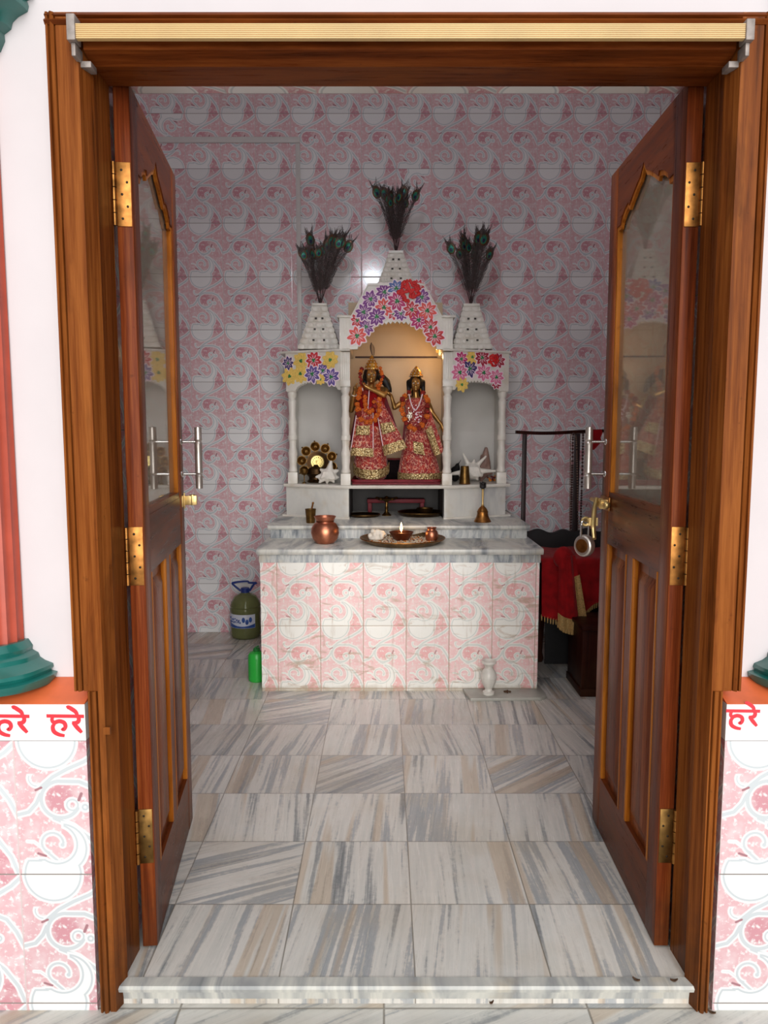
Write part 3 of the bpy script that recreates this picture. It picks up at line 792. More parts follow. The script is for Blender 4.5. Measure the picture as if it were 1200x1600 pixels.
# arched panels of the side bays (set on a slant) and the central gable
def arch(xs, x0, x1, zs, rise, teeth, amp, power=2.0):
    mid = (x0+x1)/2; hw = (x1-x0)/2; out = []
    for x in xs:
        k = (x-mid)/hw
        if abs(k) >= 1: out.append(zs); continue
        a = math.acos(abs(k)); z = zs + rise*math.sin(a)**(2/power)
        z -= amp*(1-abs(2*((a/PI*teeth) % 1)-1))
        out.append(max(zs, z))
    return out
def bay(side):
    xi, xo = (IXL-.026, OXL-.030) if side < 0 else (IXR+.026, OXR+.030)
    L = math.hypot(xo-xi, YO-YC); d = Vector((xo-xi, YO-YC, 0))/L; nrm = Vector((d.y, -d.x, 0)) if side > 0 else Vector((-d.y, d.x, 0))
    T = Matrix(((d.x, -nrm.x, 0, xi), (d.y, -nrm.y, 0, YC+.004), (0, 0, 1, 0), (0, 0, 0, 1)))
    b = MB(T); n = 220; xs = [L*i/n for i in range(n+1)]
    za = zo+.004
    lo = arch(xs, .014, L-.058, za, Z(596, YO)-za, 22, .011, 2.2)
    b.strip(xs, lo, [EZ-.012]*(n+1), 0, .022)
    b.build('bay_arch', 'marble_white', sh)
    return T, L
T1, L1 = bay(-1); T2, L2 = bay(1)
for x0, x1 in ((X(437, 549, YO), X(547, 549, YC)), (X(692, 549, YC), X(800, 549, YO))):
    b = bowed(x0, x1, EZ-.012, EZ, .022, 20, .003)
    b.build('cornice', 'marble_white', sh)
# solid side walls, backs and partitions
b = MB(); b.box(OXL-.012, OXL+.004, YO+.05, YK, HZ, EZ-.012); b.build('side_wall', 'marble_white', sh)
b = MB(); b.box(OXR-.004, OXR+.012, YO+.05, YK, HZ, EZ-.012); b.build('side_wall', 'marble_white', sh)
b = MB(); b.box(OXL-.012, IXL, YK-.012, YK, HZ, EZ-.012); b.build('bay_back', 'niche_grey', sh)
b = MB(); b.box(IXR, OXR+.012, YK-.012, YK, HZ, EZ-.012); b.build('bay_back', 'niche_grey', sh)
b = MB(); b.box(IXL-.012, IXL+.004, YC+.055, YK-.012, HZ, CZ+.02); b.build('partition', 'niche_grey', sh)
b = MB(); b.box(IXR-.004, IXR+.012, YC+.055, YK-.012, HZ, CZ+.02); b.build('partition', 'niche_grey', sh)
b = MB(); b.box(IXL, IXR, YK-.014, YK-.002, HZ, Z(452, YC)); b.build('niche_back', 'niche_panel', sh)
zr = Z(557.5, 4.47); b = MB(); b.box(X(555, 557, 4.47), X(685, 557, 4.47), 4.472, 4.486, zr-.006, zr+.003); b.build('niche_rail', 'stem_brown', sh)
# gable
gz = {k: Z(k, YC) for k in (447, 490, 497, 546)}
gx0, gx1 = X(531, 520, YC-.01), X(707, 520, YC-.01)
tx0, tx1, sx0, sx1 = X(575, 447, YC), X(662, 447, YC), X(549, 492, YC), X(690, 492, YC)
n = 320; xs = [gx0+(gx1-gx0)*i/n for i in range(n+1)]
hi = []
for x in xs:
    if x < sx0 or x > sx1: hi.append(gz[497])
    elif x < tx0: hi.append(gz[497]+(gz[447]-gz[497])*(x-sx0)/(tx0-sx0))
    elif x > tx1: hi.append(gz[447]+(gz[497]-gz[447])*(x-tx1)/(sx1-tx1))
    else: hi.append(gz[447])
lo = arch(xs, X(559, 546, YC), X(682, 546, YC), gz[546], Z(502, YC)-gz[546], 28, .013, 2.15)
b = MB(); b.strip(xs, lo, hi, YC-.012, YC+.02)
b.build('gable_arch', 'marble_white', sh)
b = MB(); b.strip(xs, [h-.0005 for h in hi], [h+.011 for h in hi], YC-.020, YC+.024); b.build('gable_moulding', 'marble_white', sh)
for s, x in ((-1, gx0), (1, gx1)):
    b = MB(); xa, xb = x-s*.050, x+s*.002
    b.box(xa, xb, YC-.014, YC+.40, gz[546]-.003, gz[497]); 
    for i in range(4):
        xx = xa+(xb-xa)*(i+.5)/4; b.box(xx-.005, xx+.005, YC-.018, YC-.012, gz[546]+.004, gz[497]-.006)
    b.build('gable_block', 'marble_white', sh)
    b = MB(); b.box(xa-s*.002, xb+s*.012, YC-.026, YC+.40, gz[497], gz[497]+.012); b.build('block_cornice', 'marble_white', sh, bevel=.002)
b = MB(); b.strip([gx0, sx0, tx0, tx1, sx1, gx1], [h-.02 for h in (gz[497], gz[497], gz[447], gz[447], gz[497], gz[497])], [gz[497], gz[497], gz[447], gz[447], gz[497], gz[497]], YC+.02, YK)
b.build('gable_roof', 'marble_white', sh)
# stepped spires
def spire(px0, px1, py0, tx, py1, Y, tiers, lip):
    z0, z1 = Z(py0, Y), Z(py1, Y); cx = X((px0+px1)/2, py0, Y); h0 = (X(px1, py0, Y)-X(px0, py0, Y))/2*1.06; h1 = tx
    b = MB(); dz = (z1-z0-.012)/tiers; cy = Y+h0
    def sq(q, n=6):
        pts = []
        for cxs, cys in ((1, 1), (-1, 1), (-1, -1), (1, -1)): pts.append((cx+cxs*q, cy+cys*q))
        return pts
    prof = []
    for i in range(tiers):
        q = h0+(h1-h0)*(i/tiers)**.92; q2 = h0+(h1-h0)*((i+1)/tiers)**.92
        z = z0+i*dz
        prof += [(q-.001, z), (q+.0015, z+dz*.2), (q*.93+q2*.07, z+dz*.55), (q*.5+q2*.5, z+dz*.85), (q2-.001, z+dz*.98)]
    prof += [(h1+lip, z1-.012), (h1+lip, z1)]
    vs = []; fs = []
    for q, z in prof: vs += [(x, y, z) for x, y in sq(q)]
    for i in range(len(prof)-1):
        for k in range(4): fs.append((4*i+k, 4*i+(k+1) % 4, 4*i+4+(k+1) % 4, 4*i+4+k))
    fs += [(3, 2, 1, 0), tuple(len(vs)-4+k for k in range(4))]
    b.add(vs, fs)
    for i in range(tiers):                       # rounded merlons along each tier
        q = h0+(h1-h0)*(i/tiers)**.92; z = z0+i*dz; m = max(2, 5-i//2)
        for j in range(m):
            xx = cx-q+(j+.5)*2*q/m
            b.ball((xx, cy-q, z+dz*.38), (q/m*.86, .004, dz*.46), 10, 6); 
    b.mat(1)
    for i in range(1, tiers-1, 2):
        q = h0+(h1-h0)*(i/tiers)**.92; z = z0+i*dz
        for sx in (-1, 1):
            xx = cx+sx*q*.28; b.box(xx-.0055, xx+.0055, cy-q-.0075, cy-q+.002, z+dz*.40, z+dz*.72)
    b.build('spire', ['marble_white', 'hole_dark'], sh, smooth=30)
    return cx, cy, z1
SP1 = spire(467, 529, 545, .036, 470, 4.16, 8, .003)
SP2 = spire(591, 647, 447, .036, 387, 4.13, 7, .002)
SP3 = spire(708, 768, 545, .040, 471, 4.16, 8, .003)
# flower stickers
FM = {}
def flower_mesh(col, np_, seed):
    rr = random.Random(seed); b = MB()
    def petal(a, l, w, y0, y1, base):
        pts = [(0, base), (w*.55, l*.35), (w, l*.62), (w*.5, l*.88), (0, l), (-w*.5, l*.88), (-w, l*.62), (-w*.55, l*.35)]
        c, s = math.cos(a), math.sin(a)
        poly = [(x*c-z*s, x*s+z*c) for x, z in pts]
        b.prism(poly, y0, y1, 'y')
    for k in range(np_):
        a = 2*PI*(k+rr.uniform(-.12, .12))/np_; l = rr.uniform(.92, 1.06)
        b.mat(0); petal(a, l, .30, -.03-.004*k, 0, .0)
        b.mat(1); petal(a, l*.88, .20, -.07-.004*k, -.02, .0)
        b.mat(0); petal(a+.02, l*.60, .035, -.085-.004*k, -.02, .22)
    b.mat(2); b.ball((0, -.10, 0), (.20, .06, .20), 12, 6)
    for k in range(6):
        a = 2*PI*k/6; b.mat(0 if k % 2 else 2); b.ball((.16*math.cos(a), -.13, .16*math.sin(a)), .05, 6, 4)
    return b
def flower(T, x, z, r, col, seed, y=-.0012):
    b = MB()
    if col == 'carnation':
        rr = random.Random(3)
        for k in range(60):
            a = rr.uniform(0, 2*PI); q = math.sqrt(rr.random())*.9
            b.ball((q*math.cos(a), -.1-.25*(1-q*q), q*math.sin(a)), (.14, .1, .2), 6, 4, Matrix.Rotation(a, 3, 'Y'))
        mats = ['pet_carnation']
    else:
        b = flower_mesh(col, 8 if seed % 3 else 9, seed); mats = ['flower_pale' if col != 'yellow' else 'pet_yellow', 'pet_'+col, 'flower_green']
    Rm = Matrix.Rotation(seed*1.7, 4, 'Y')
    TT = T @ Matrix.Translation((x, y, z)) @ Rm @ Matrix.Diagonal((r, r*.55, r, 1))
    b.v = [TT @ p for p in b.v]
    b.build('flower_sticker', mats, sh, smooth=30)
I4 = Matrix.Identity(4)
gable = [(230, 425, 'red', .9), (355, 225, 'purple', 1.1), (485, 160, 'purple', 1.1), (595, 125, 'blue', 1.1), (715, 155, 'carnation', 1.25), (800, 100, 'red', .8), (835, 208, 'purple', 1.1), (290, 348, 'purple', 1.1),
         (480, 305, 'coral', 1.15), (602, 247, 'magenta', 1.25), (565, 360, 'red', .8), (638, 358, 'purple', .9), (740, 325, 'red', 1.1), (885, 335, 'coral', 1.2), (412, 390, 'purple', 1.15), (312, 485, 'purple', 1.05), (228, 570, 'coral', 1.25), (805, 422, 'magenta', 1.15), (915, 490, 'red', 1.1), (955, 575, 'red', 1.2)]
for i, (a, c, col, k) in enumerate(gable):
    q = P(520+a/6, 430+c/6, YC-.012); flower(I4, q.x, q.z, .048*k, col, i+1, YC-.0132-.0016*(i % 5))
lf = [(205, 375, 'indigo', .9), (410, 340, 'yellow', 1.15), (610, 330, 'red', 1.2), (870, 325, 'yellow', 1.1), (230, 580, 'yellow', 1.1), (400, 540, 'yellow', 1.1), (715, 630, 'yellow', .7), (590, 545, 'violet', 1.2), (750, 490, 'violet', 1.05), (880, 590, 'violet', 1.2)]
def onbay(T, L, px, py):
    # where the view ray through the pixel meets the slanted bay front
    lo_, hi_ = -.05, L+.05
    for _ in range(40):
        m = (lo_+hi_)/2; w = T @ Vector((m, 0, 0)); e = X(px, py, w.y)-w.x
        if (e > 0) == (T[0][0] > 0): lo_ = m
        else: hi_ = m
    w = T @ Vector((m, 0, 0)); return m, Z(py, w.y)
for i, (a, c, col, k) in enumerate(lf):
    m, z = onbay(T1, L1, 430+a/10, 530+c/10); flower(T1, m, z, .046*k, col, i+31, -.0012-.0016*(i % 4))
rf = [(305, 310, 'magenta', 1.0), (475, 280, 'yellow', .9), (625, 290, 'crimson', 1.1), (800, 335, 'carnation', .75), (885, 335, 'crimson', 1.05), (278, 520, 'pink', 1.25), (650, 525, 'pink', 1.2), (845, 595, 'pink', 1.1), (435, 460, 'indigo', 1.2), (850, 690, 'crimson', .8), (310, 710, 'yellow', .9)]
for i, (a, c, col, k) in enumerate(rf):
    m, z = onbay(T2, L2, 690+a/10, 530+c/10); flower(T2, m, z, .046*k, col, i+61, -.0012-.0016*(i % 4))
# small warm bulb tucked behind the right springing of the central arch
q = P(683.5, 550, 4.20)
t = thing('bulb', 'small warm glowing bulb tucked behind the arch of the central niche', 'light bulb', (q.x, q.y, q.z))
b = MB(); b.lathe([(.002, -.006), (.007, -.002), (.009, .006), (.0065, .014), (.004, .018)], q, 16); b.build('glass', 'bulb_warm', t)
b = MB(); b.lathe([(.0045, .018), (.005, .034), (.002, .036)], q, 14); b.build('socket', 'ink_dark', t)
# ================================================================= lacquered tray and dressed brass idols
YI = 4.24
TRX0, TRX1, TRY0, TRY1 = IXL+.032, IXR-.032, YC+.055, YK-.03
t = thing('lacquer_tray', 'dark red lacquered tray under the two dressed idols', 'tray', ((TRX0+TRX1)/2, 4.26, HZ))
b = MB(); b.box(TRX0, TRX1, TRY0, TRY1, HZ, HZ+.012); b.build('tray_base', 'red_trim', t, bevel=.004)
b = MB()
for i in range(420):
    x = R.uniform(TRX0+.02, TRX1-.02); y = TRY0+.02+abs(R.gauss(0, .05)); z = HZ+.0145
    b.mat(R.choice((0, 0, 1, 2))); b.ball((x, min(y, TRY1-.02), z), (R.uniform(.002, .005), R.uniform(.002, .005), .0022), 5, 3)
b.build('scattered_petals', ['petal_maroon', 'petal_orange', 'rice'], t, kind='stuff')
zt = HZ+.012
b = MB(); zk = Z(718, TRY1-.02); b.box(TRX0+.012, TRX1-.012, TRY1-.035, TRY1-.012, HZ+.012, zk); b.build('dark_backing', 'tray_dark', t, bevel=.006)
b = MB(); b.box(TRX0+.016, TRX1-.016, TRY0+.016, TRY1-.036, HZ+.0121, HZ+.0135); b.build('dark_mat', 'tray_dark', t)
b = MB(); b.tube([(TRX0+.012, TRY1-.03, HZ+.012), (TRX0+.010, TRY1-.03, zk-.02), (TRX0+.03, TRY1-.03, zk+.002), (TRX1-.03, TRY1-.03, zk+.002), (TRX1-.010, TRY1-.03, zk-.02), (TRX1-.012, TRY1-.03, HZ+.012)], .006, 8); b.build('backing_border', 'red_trim', t)
b = MB(); rr_ = .03
pts = []
for cx, cy, a0 in ((TRX1-rr_, TRY1-rr_, 0), (TRX0+rr_, TRY1-rr_, 90), (TRX0+rr_, TRY0+rr_, 180), (TRX1-rr_, TRY0+rr_, 270)):
    pts += [(cx+rr_*math.cos(math.radians(a0+k*15)), cy+rr_*math.sin(math.radians(a0+k*15)), zt+.008) for k in range(7)]
b.tube(pts, .008, 8, True); b.build('rim', 'red_trim', t)

def K(px, py, dy=0): return P(px, py, YI+dy)
FOOT = zt+.003
def ell(name, mats, parent, levels, hem=None, pleat=.03, np_=14, seg=72, bump=0):
    # cloth tube through (px, py, half-width px, depth ratio) levels
    b = MB(); vs = []; fs = []; n = len(levels)
    for i, (px, py, hw, dr) in enumerate(levels):
        c = K(px, py); r = hw/284.0
        for k in range(seg):
            a = 2*PI*k/seg; q = r*(1+pleat*(i/n)*math.sin(a*np_)+bump*math.sin(a*31+i*2.3))
            z = c.z
            if hem and i >= n-hem[0]: z += hem[1]*(1+math.sin(a))*.5*(i-n+hem[0]+1)/hem[0]
            vs.append((c.x+q*math.cos(a), YI+q*dr*math.sin(a), max(z, FOOT)))
    for i in range(n-1):
        for k in range(seg):
            k2 = (k+1) % seg; fs.append((i*seg+k, i*seg+k2, (i+1)*seg+k2, (i+1)*seg+k))
    fs.append(list(range(seg))); fs.append([(n-1)*seg+k for k in range(seg)])
    b.add(vs, fs); return b.build(name, mats, parent, smooth=60)
def panel(name, mat_, parent, tl, tr, bl, br, dy0, dy1, bulge=.02, thick=.004, nu=18, nv=22, wav=.004):
    a, b_, c, d = K(*tl, dy0), K(*tr, dy0), K(*bl, dy1), K(*br, dy1)
    def fn(u, v):
        p = a.lerp(b_, u).lerp(c.lerp(d, u), v)
        return p + Vector((0, -bulge*math.sin(PI*u)*(.4+.6*v)+wav*math.sin(u*9+v*3)*v, 0))
    m = MB(); m.grid(fn, nu, nv, thick); return m.build(name, mat_, parent, smooth=60), fn
def lace_on(fn, parent, v0, v1, name='lace_border', u0=0, u1=1, seed=1):
    rr = random.Random(seed); m = MB()
    def f2(u, v):
        p = fn(u0+(u1-u0)*u, v0+(v1-v0)*v); return p+Vector((0, -.005-.003*abs(math.sin(u*17))*abs(math.sin(v*7+1)), -.0035*abs(math.sin(u*20))*v))
    m.grid(f2, 40, 8, .004)
    for i in range(60):
        p = f2(rr.random(), rr.random()); m.ball(p, (rr.uniform(.002, .004), .003, rr.uniform(.002, .004)), 6, 4)
    return m.build(name, 'lace_gold', parent, smooth=60)
def fingers(b, wrist, d, up, side, n=.030, curl=.5, r=.0036):
    # palm with four fingers of different length and a thumb
    w = Vector(wrist); d = Vector(d).normalized(); up = Vector(up).normalized(); s = d.cross(up).normalized()*side
    palm = w+d*n*.75
    b.cap(w, palm, .0095, .0105)
    b.cap(w+s*.004, palm+s*.007, .007, .006); b.cap(w-s*.004, palm-s*.006, .007, .006)
    for i, l in enumerate((.80, .98, .92, .70)):
        o = palm+s*(.0085-.0057*i); k = o+d*n*l*.55+up*n*l*curl*.12; e = k+(d*(1-curl)+up*curl)*n*l*.55
        b.cap(o, k, r*1.05, r*.95, 8); b.cap(k, e, r*.95, r*.75, 8)
    tb = w+d*n*.25+s*.009; tk = tb+(d*.5+s*.75+up*.2).normalized()*n*.45; te = tk+(d*.8+s*.2+up*.4).normalized()*n*.38
    b.cap(tb, tk, r*1.3, r*1.05, 8); b.cap(tk, te, r*1.05, r*.8, 8)
def head_shapes(b, c, w, h, tilt=0):
    rt = Matrix.Rotation(tilt, 3, 'Y'); c = Vector(c)
    def q(x, y, z): return c + rt @ Vector((x*w, y*w, z*h))
    b.ball(c+Vector((0, .1*w, .12*h)), (w, w*1.12, h*.88), 20, 14)                    # skull
    b.ball(q(0, -.18, -.28), (w*.80, w*.86, h*.66), 18, 12, rt)                        # face and jaw
    b.ball(q(0, -.70, -.74), (w*.26, w*.24, h*.17), 10, 8)                              # chin
    b.cap(q(0, -.98, .16), q(0, -1.18, -.14), w*.10, w*.15, 8)                          # nose
    for s in (-1, 1):
        b.ball(q(s*.11, -1.06, -.17), w*.11, 8, 6)
        b.ball(q(s*.46, -.72, -.22), (w*.27, w*.22, h*.22), 10, 8)                      # cheeks
        b.cap(q(s*.16, -.98, .26), q(s*.60, -.80, .28), w*.085, w*.06, 8)               # brow
        b.ball(q(s*.98, .02, -.02), (w*.12, w*.22, h*.26), 8, 6)                        # ears
    b.ball(q(0, -.92, -.40), (w*.27, w*.14, h*.055), 10, 6); b.ball(q(0, -.90, -.51), (w*.22, w*.14, h*.06), 10, 6)
    return q
def face_paint(q, w, h, parent, c):
    for s in (-1, 1):
        b = MB(); b.ball(q(s*.36, -.93, .05), (w*.21, w*.07, h*.085), 12, 6); e = b.build('eye', 'eye_white', parent)
        b = MB(); b.ball(q(s*.36, -.985, .05), (w*.085, w*.04, h*.075), 10, 6); b.build('pupil', 'ink_dark', e)
    b = MB()
    for k in range(3): b.ball(q(0, -1.0+.03*k, .36+.12*k), (w*.05, w*.05, h*.07), 8, 5)
    b.build('forehead_mark', 'red_trim', parent)
def crown(parent, cx, py0, py1, hw, dy, feather=False):
    c0 = K(cx, py0, dy); c1 = K(cx, py1, dy); r = hw/284; h = c1.z-c0.z
    prof = [(r*.98, 0), (r*1.06, h*.04), (r*1.06, h*.14), (r*.98, h*.18), (r*.92, h*.30), (r*.80, h*.45), (r*.62, h*.60), (r*.44, h*.74), (r*.26, h*.86), (r*.14, h*.93), (r*.16, h*.96), (.002, h)]
    b = MB(); b.lathe([(a, c0.z+z) for a, z in prof], (c0.x, c0.y, 0), 40, rip=lambda a, z: 1+.05*math.sin(a*10))
    o = b.build('crown', 'gilt', parent, smooth=60)
    b = MB()
    for k in range(16):
        a = 2*PI*k/16; b.ball((c0.x+r*1.07*math.cos(a), c0.y+r*1.07*math.sin(a), c0.z+h*.09), .0034, 8, 5)
    for lv, q in ((.32, .93), (.52, .74), (.70, .52)):
        for k in range(9):
            a = 2*PI*(k+lv)/9; b.ball((c0.x+r*q*math.cos(a), c0.y+r*q*math.sin(a), c0.z+h*lv), .0036, 8, 5)
    b.build('beading', 'silver_lace', o)
    return c0, r
def hair_mass(name, parent, c, w, h, extra):
    b = MB(); b.ball(Vector(c)+Vector((0, w*.32, h*.16)), (w*1.32, w*1.15, h*.98), 22, 14)
    for (p0, p1, r0, r1) in extra: b.cap(p0, p1, r0, r1, 12)
    o = b.build(name, 'hair_black', parent); remesh(o, .004, 4); return o
def garland(name, label, pts, r, mats, seed, group=None):
    rr = random.Random(seed); pts = [Vector(p) for p in bez(pts, 80)]; b = MB()
    # step along the path at bead spacing
    acc = 0; last = pts[0]; out = [pts[0]]
    for p in pts[1:]:
        if (p-out[-1]).length >= r*1.35: out.append(p)
    o = thing(name, label, 'garland', out[0], group=group or 'marigold garlands on the idols')
    for i, p in enumerate(out):
        b.mat(0 if rr.random() < .68 else 1)
        q = r*rr.uniform(.85, 1.1); jit = Vector((rr.uniform(-.25, .25), rr.uniform(-.2, .2), rr.uniform(-.2, .2)))*r
        Mx = Matrix.Rotation(rr.uniform(0, 6), 3, Vector((rr.random(), rr.random(), rr.random()+.1)).normalized())
        b.ball(p+jit, q*.8, 9, 6)
        for k in range(14):
            d = Vector((rr.gauss(0, 1), rr.gauss(0, 1), rr.gauss(0, 1))).normalized()
            b.ball(p+jit+d*q*.62, (q*.42, q*.42, q*.34), 6, 4, Mx)
    b.build('blossoms', mats, o, smooth=60)
    b = MB(); b.tube(out, .0015, 6); b.build('thread', 'stem_brown', o)
    return o

# ---------------------------------------------------------------- taller idol, hands raised to the mouth
kr = thing('idol', 'taller dressed brass idol, hands raised to its mouth, dark plume on its crown', 'statue', (K(578, 752).x, YI, zt))
b = MB(); hc = K(580.5, 587, -.03); HW, HH = .0335, .046
qk = head_shapes(b, hc, HW, HH, math.radians(3))
b.cap(hc+Vector((0, .012, -.03)), K(580, 611), .016, .021)
b.ball(K(580, 624), (.066, .044, .055)); b.ball(K(580, 646), (.052, .040, .05)); b.ball(K(578, 664), (.062, .046, .05))
b.cap(K(560, 612), K(602, 611), .024, .024)
for px in (570, 588):
    b.cap(K(px, 668), K(px, 710), .036, .026); b.cap(K(px, 710), K(px, 748), .025, .015); b.ball((K(px, 750).x, YI-.02, zt+.011), (.016, .038, .011))
# arm on the viewer's left: elbow low, hand raised beside the cheek
s0, e0, w0 = K(558, 613), K(548.5, 641, -.03), K(554, 612, -.085)
b.cap(s0, e0, .0205, .0155); b.cap(e0, w0, .0155, .0105); fingers(b, w0, K(556, 598, -.10)-w0, (.9, -.4, .2), -1, .030, .55)
# arm on the viewer's right: forearm crosses the chest to the mouth
s1, e1, w1 = K(602, 611), K(600, 617, -.075), K(577, 606.5, -.10)
b.cap(s1, e1, .0205, .0165); b.cap(e1, w1, .0165, .0105); fingers(b, w1, K(566, 600, -.105)-w1, (.1, -.2, 1), 1, .030, .5)
body = b.build('body', 'idol_brass', kr); remesh(body, .0032, 2)
face_paint(qk, HW, HH, kr, hc)
hair_mass('hair', kr, hc, HW, HH, [(K(592, 586, .0), K(603, 597, .0), .022, .024), (K(603, 597, .0), K(608, 608, .0), .024, .016), (K(608, 606, .0), K(611, 612), .014, .006), (K(571, 588, .01), K(570, 600, .01), .016, .012)])
crown(kr, 581, 578.5, 555, 10.2, -.022)
b = MB(); b.tube(bez([K(583, 560, -.02), K(581, 553, -.02), K(579.5, 545, -.02), K(580.5, 535, -.02)], 12), lambda t_: .0016, 6)
for i in range(26):
    f = i/25; c = K(583-3.2*f, 557-21*f, -.02); s = 1 if i % 2 else -1; l = .010*math.sin(PI*min(1, f*.9+.15))+.002
    b.tube([c, c+Vector((s*l*.7, 0, l*.5)), c+Vector((s*l, 0, l*1.3))], .0012, 5)
b.build('crown_plume', 'stem_brown', kr)
# bangle beside the cheek hand
b = MB(); wc = w0.lerp(e0, .16); dr = (e0-w0).normalized(); u_ = dr.orthogonal().normalized(); v_ = dr.cross(u_)
b.tube([wc+u_*.0145*math.cos(a)+v_*.0145*math.sin(a) for a in [2*PI*i/24 for i in range(24)]], .0028, 8, True); b.build('bangle', 'silver_lace', kr)
# clothes
ell('blouse', 'red_velvet', kr, [(580, 609, 15, .8), (580, 613, 24, .72), (580, 630, 22, .8), (580, 650, 20, .85), (579, 666, 21, .85)], pleat=.0)
ell('skirt', 'cloth_print', kr, [(579, 660, 19, .9), (578, 672, 21, .9), (577, 695, 23.5, .85), (579, 715, 25.5, .82), (580, 735, 26, .82), (580, 746, 23, .8), (580, 752, 16, .8)], pleat=.03)
def hem_lace(name, parent, cx, cy, hw, drop, w, dr, ph0, ph1, seed=2):
    rr = random.Random(seed); m = MB(); nu = 60
    def f2(u, v):
        a = ph0+(ph1-ph0)*u; r = (hw+1.0)/284
        c = K(cx, cy); k = math.sin(PI*u)
        return Vector((c.x+r*math.cos(a)*(1-.16*v*k), YI+r*dr*math.sin(a)*(1-.1*v)-.004, max(FOOT, c.z-(drop*k**.8+w*v)/284+.003*abs(math.sin(u*24))*v)))
    m.grid(f2, nu, 6, .004)
    for i in range(90): m.ball(f2(rr.random(), rr.random())+Vector((0, -.002, 0)), (rr.uniform(.003, .0055), .003, rr.uniform(.003, .0055)), 6, 4)
    return m.build(name, 'lace_gold', parent, smooth=60)
hem_lace('hem_lace', kr, 580, 722, 26.5, 11, 15, .83, PI*1.02, PI*1.98)
o, fn = panel('shawl_end', 'cloth_print', kr, (558, 640), (582, 636), (547, 711), (583, 713), -.062, -.098)
lace_on(fn, o, .84, 1.0, seed=1); lace_on(fn, o, .37, .56, 'lace_medallion', .14, .84, 2)
o, fn = panel('shawl_end', 'cloth_print', kr, (585, 622), (596, 626), (601, 712), (636, 699), -.07, -.10)
lace_on(fn, o, .83, 1.0, seed=3); lace_on(fn, o, .45, .63, 'lace_medallion', .1, .9, 4)
for q0, q1 in (((585, 622), (601, 712)), ((596, 626), (636, 699)), ((558, 640), (547, 711)), ((583, 640), (583, 713))):
    b = MB(); b.tube([K(q0[0]+(q1[0]-q0[0])*i/8, q0[1]+(q1[1]-q0[1])*i/8, -.071-.034*i/8) for i in range(9)], .0022, 6); b.build('braid', 'flower_pale', kr)
panel('veil', 'red_trim', kr, (560, 620), (602, 616), (546, 690), (628, 690), .035, .05, bulge=-.02)
b = MB(); b.tube(bez([K(566, 606, -.055), K(570, 622, -.072), K(574, 640, -.076), K(576, 622, -.074), K(577, 608, -.06)], 40), lambda t_: .003, 6); b.build('necklace', 'flower_pale', kr)
garland('flower_garland', 'long orange marigold garland around the taller idol', [K(566, 603, -.03), K(560, 618, -.062), K(560, 640, -.082), K(566, 655, -.092), K(577, 660, -.096), K(588, 653, -.092), K(592, 636, -.085), K(592, 620, -.07), K(590, 604, -.03)], .0185, ['marigold', 'marigold_red'], 5)
garland('flower_garland', 'second orange marigold strand hanging inside the long one on the taller idol', [K(571, 613, -.078), K(569, 626, -.093), K(572, 640, -.100), K(578, 644, -.104), K(584, 638, -.100), K(586, 626, -.09)], .0165, ['marigold', 'marigold_red'], 6)
for sx, lab in ((-1, 'red marigold string hanging at the viewer-left cheek of the taller idol'), (1, 'orange marigold string hanging at the viewer-right cheek of the taller idol')):
    cx = 563 if sx < 0 else 597
    garland('flower_string', lab, [K(cx-sx*3, 576, -.03), K(cx+sx*.5, 584, -.04), K(cx, 593, -.045), K(cx-sx*5, 603, -.05)], .0120, ['marigold_red', 'marigold'] if sx < 0 else ['marigold', 'marigold_red'], 9+sx)

# ---------------------------------------------------------------- shorter idol, one hand held out
ra = thing('idol', 'shorter dressed brass idol with one arm reaching down beside the column', 'statue', (K(655, 752).x, YI, zt))
b = MB(); hc = K(649.5, 600, -.02); HW, HH = .0295, .042
qr = head_shapes(b, hc, HW, HH, 0)
b.cap(hc+Vector((0, .01, -.028)), K(650, 624), .014, .018)
b.ball(K(650, 636), (.050, .038, .045)); b.ball(K(651, 655), (.040, .034, .04)); b.ball(K(652, 670), (.055, .042, .045))
b.cap(K(634, 625), K(667, 625), .018, .018)
for px in (645, 662):
    b.cap(K(px, 675), K(px, 712), .032, .024); b.cap(K(px, 712), K(px, 748), .023, .014); b.ball((K(px, 750).x, YI-.02, zt+.011), (.015, .034, .011))
s0, e0, w0 = K(633, 626), K(616.5, 637, -.015), K(611, 618, -.035)
b.cap(s0, e0, .0175, .014); b.cap(e0, w0, .0135, .009); fingers(b, w0, K(602, 611, -.045)-w0, (-.5, -.2, -.8), 1, .028, .5)
s1, e1, w1 = K(667, 627), K(675, 645, -.01), K(690, 664, -.045)
b.cap(s1, e1, .0175, .0145); b.cap(e1, w1, .0145, .0095); fingers(b, w1, K(695, 676, -.05)-w1, (-.3, -.9, .1), 1, .028, .35)
body = b.build('body', 'idol_brass', ra); remesh(body, .0032, 2)
face_paint(qr, HW, HH, ra, hc)
hair_mass('hair', ra, hc, HW, HH, [(K(639, 597), K(638.5, 612), .015, .011), (K(660.5, 597), K(661.5, 612), .015, .011), (K(650, 600, .02), K(650, 625, .03), .03, .024)])
crown(ra, 650.5, 589.5, 572, 9.8, -.012)
for sx in (-1, 1):
    b = MB(); e = K(650+sx*7.3, 608, -.025); b.ball(e, .0036); b.ball(e-Vector((0, 0, .007)), (.003, .003, .005)); b.build('earring', 'gilt', ra)
ell('blouse', 'cloth_print', ra, [(650, 622, 12, .8), (650, 626, 19, .72), (650, 642, 17.5, .8), (651, 660, 16, .85), (652, 676, 18, .85)], pleat=0)
ell('skirt', 'cloth_print', ra, [(651, 662, 16, .9), (652, 672, 19, .9), (653, 695, 22, .88), (654, 715, 28, .8), (655, 735, 32, .76), (656, 748, 33.5, .76), (656, 756, 33, .76)], pleat=.04, np_=16)
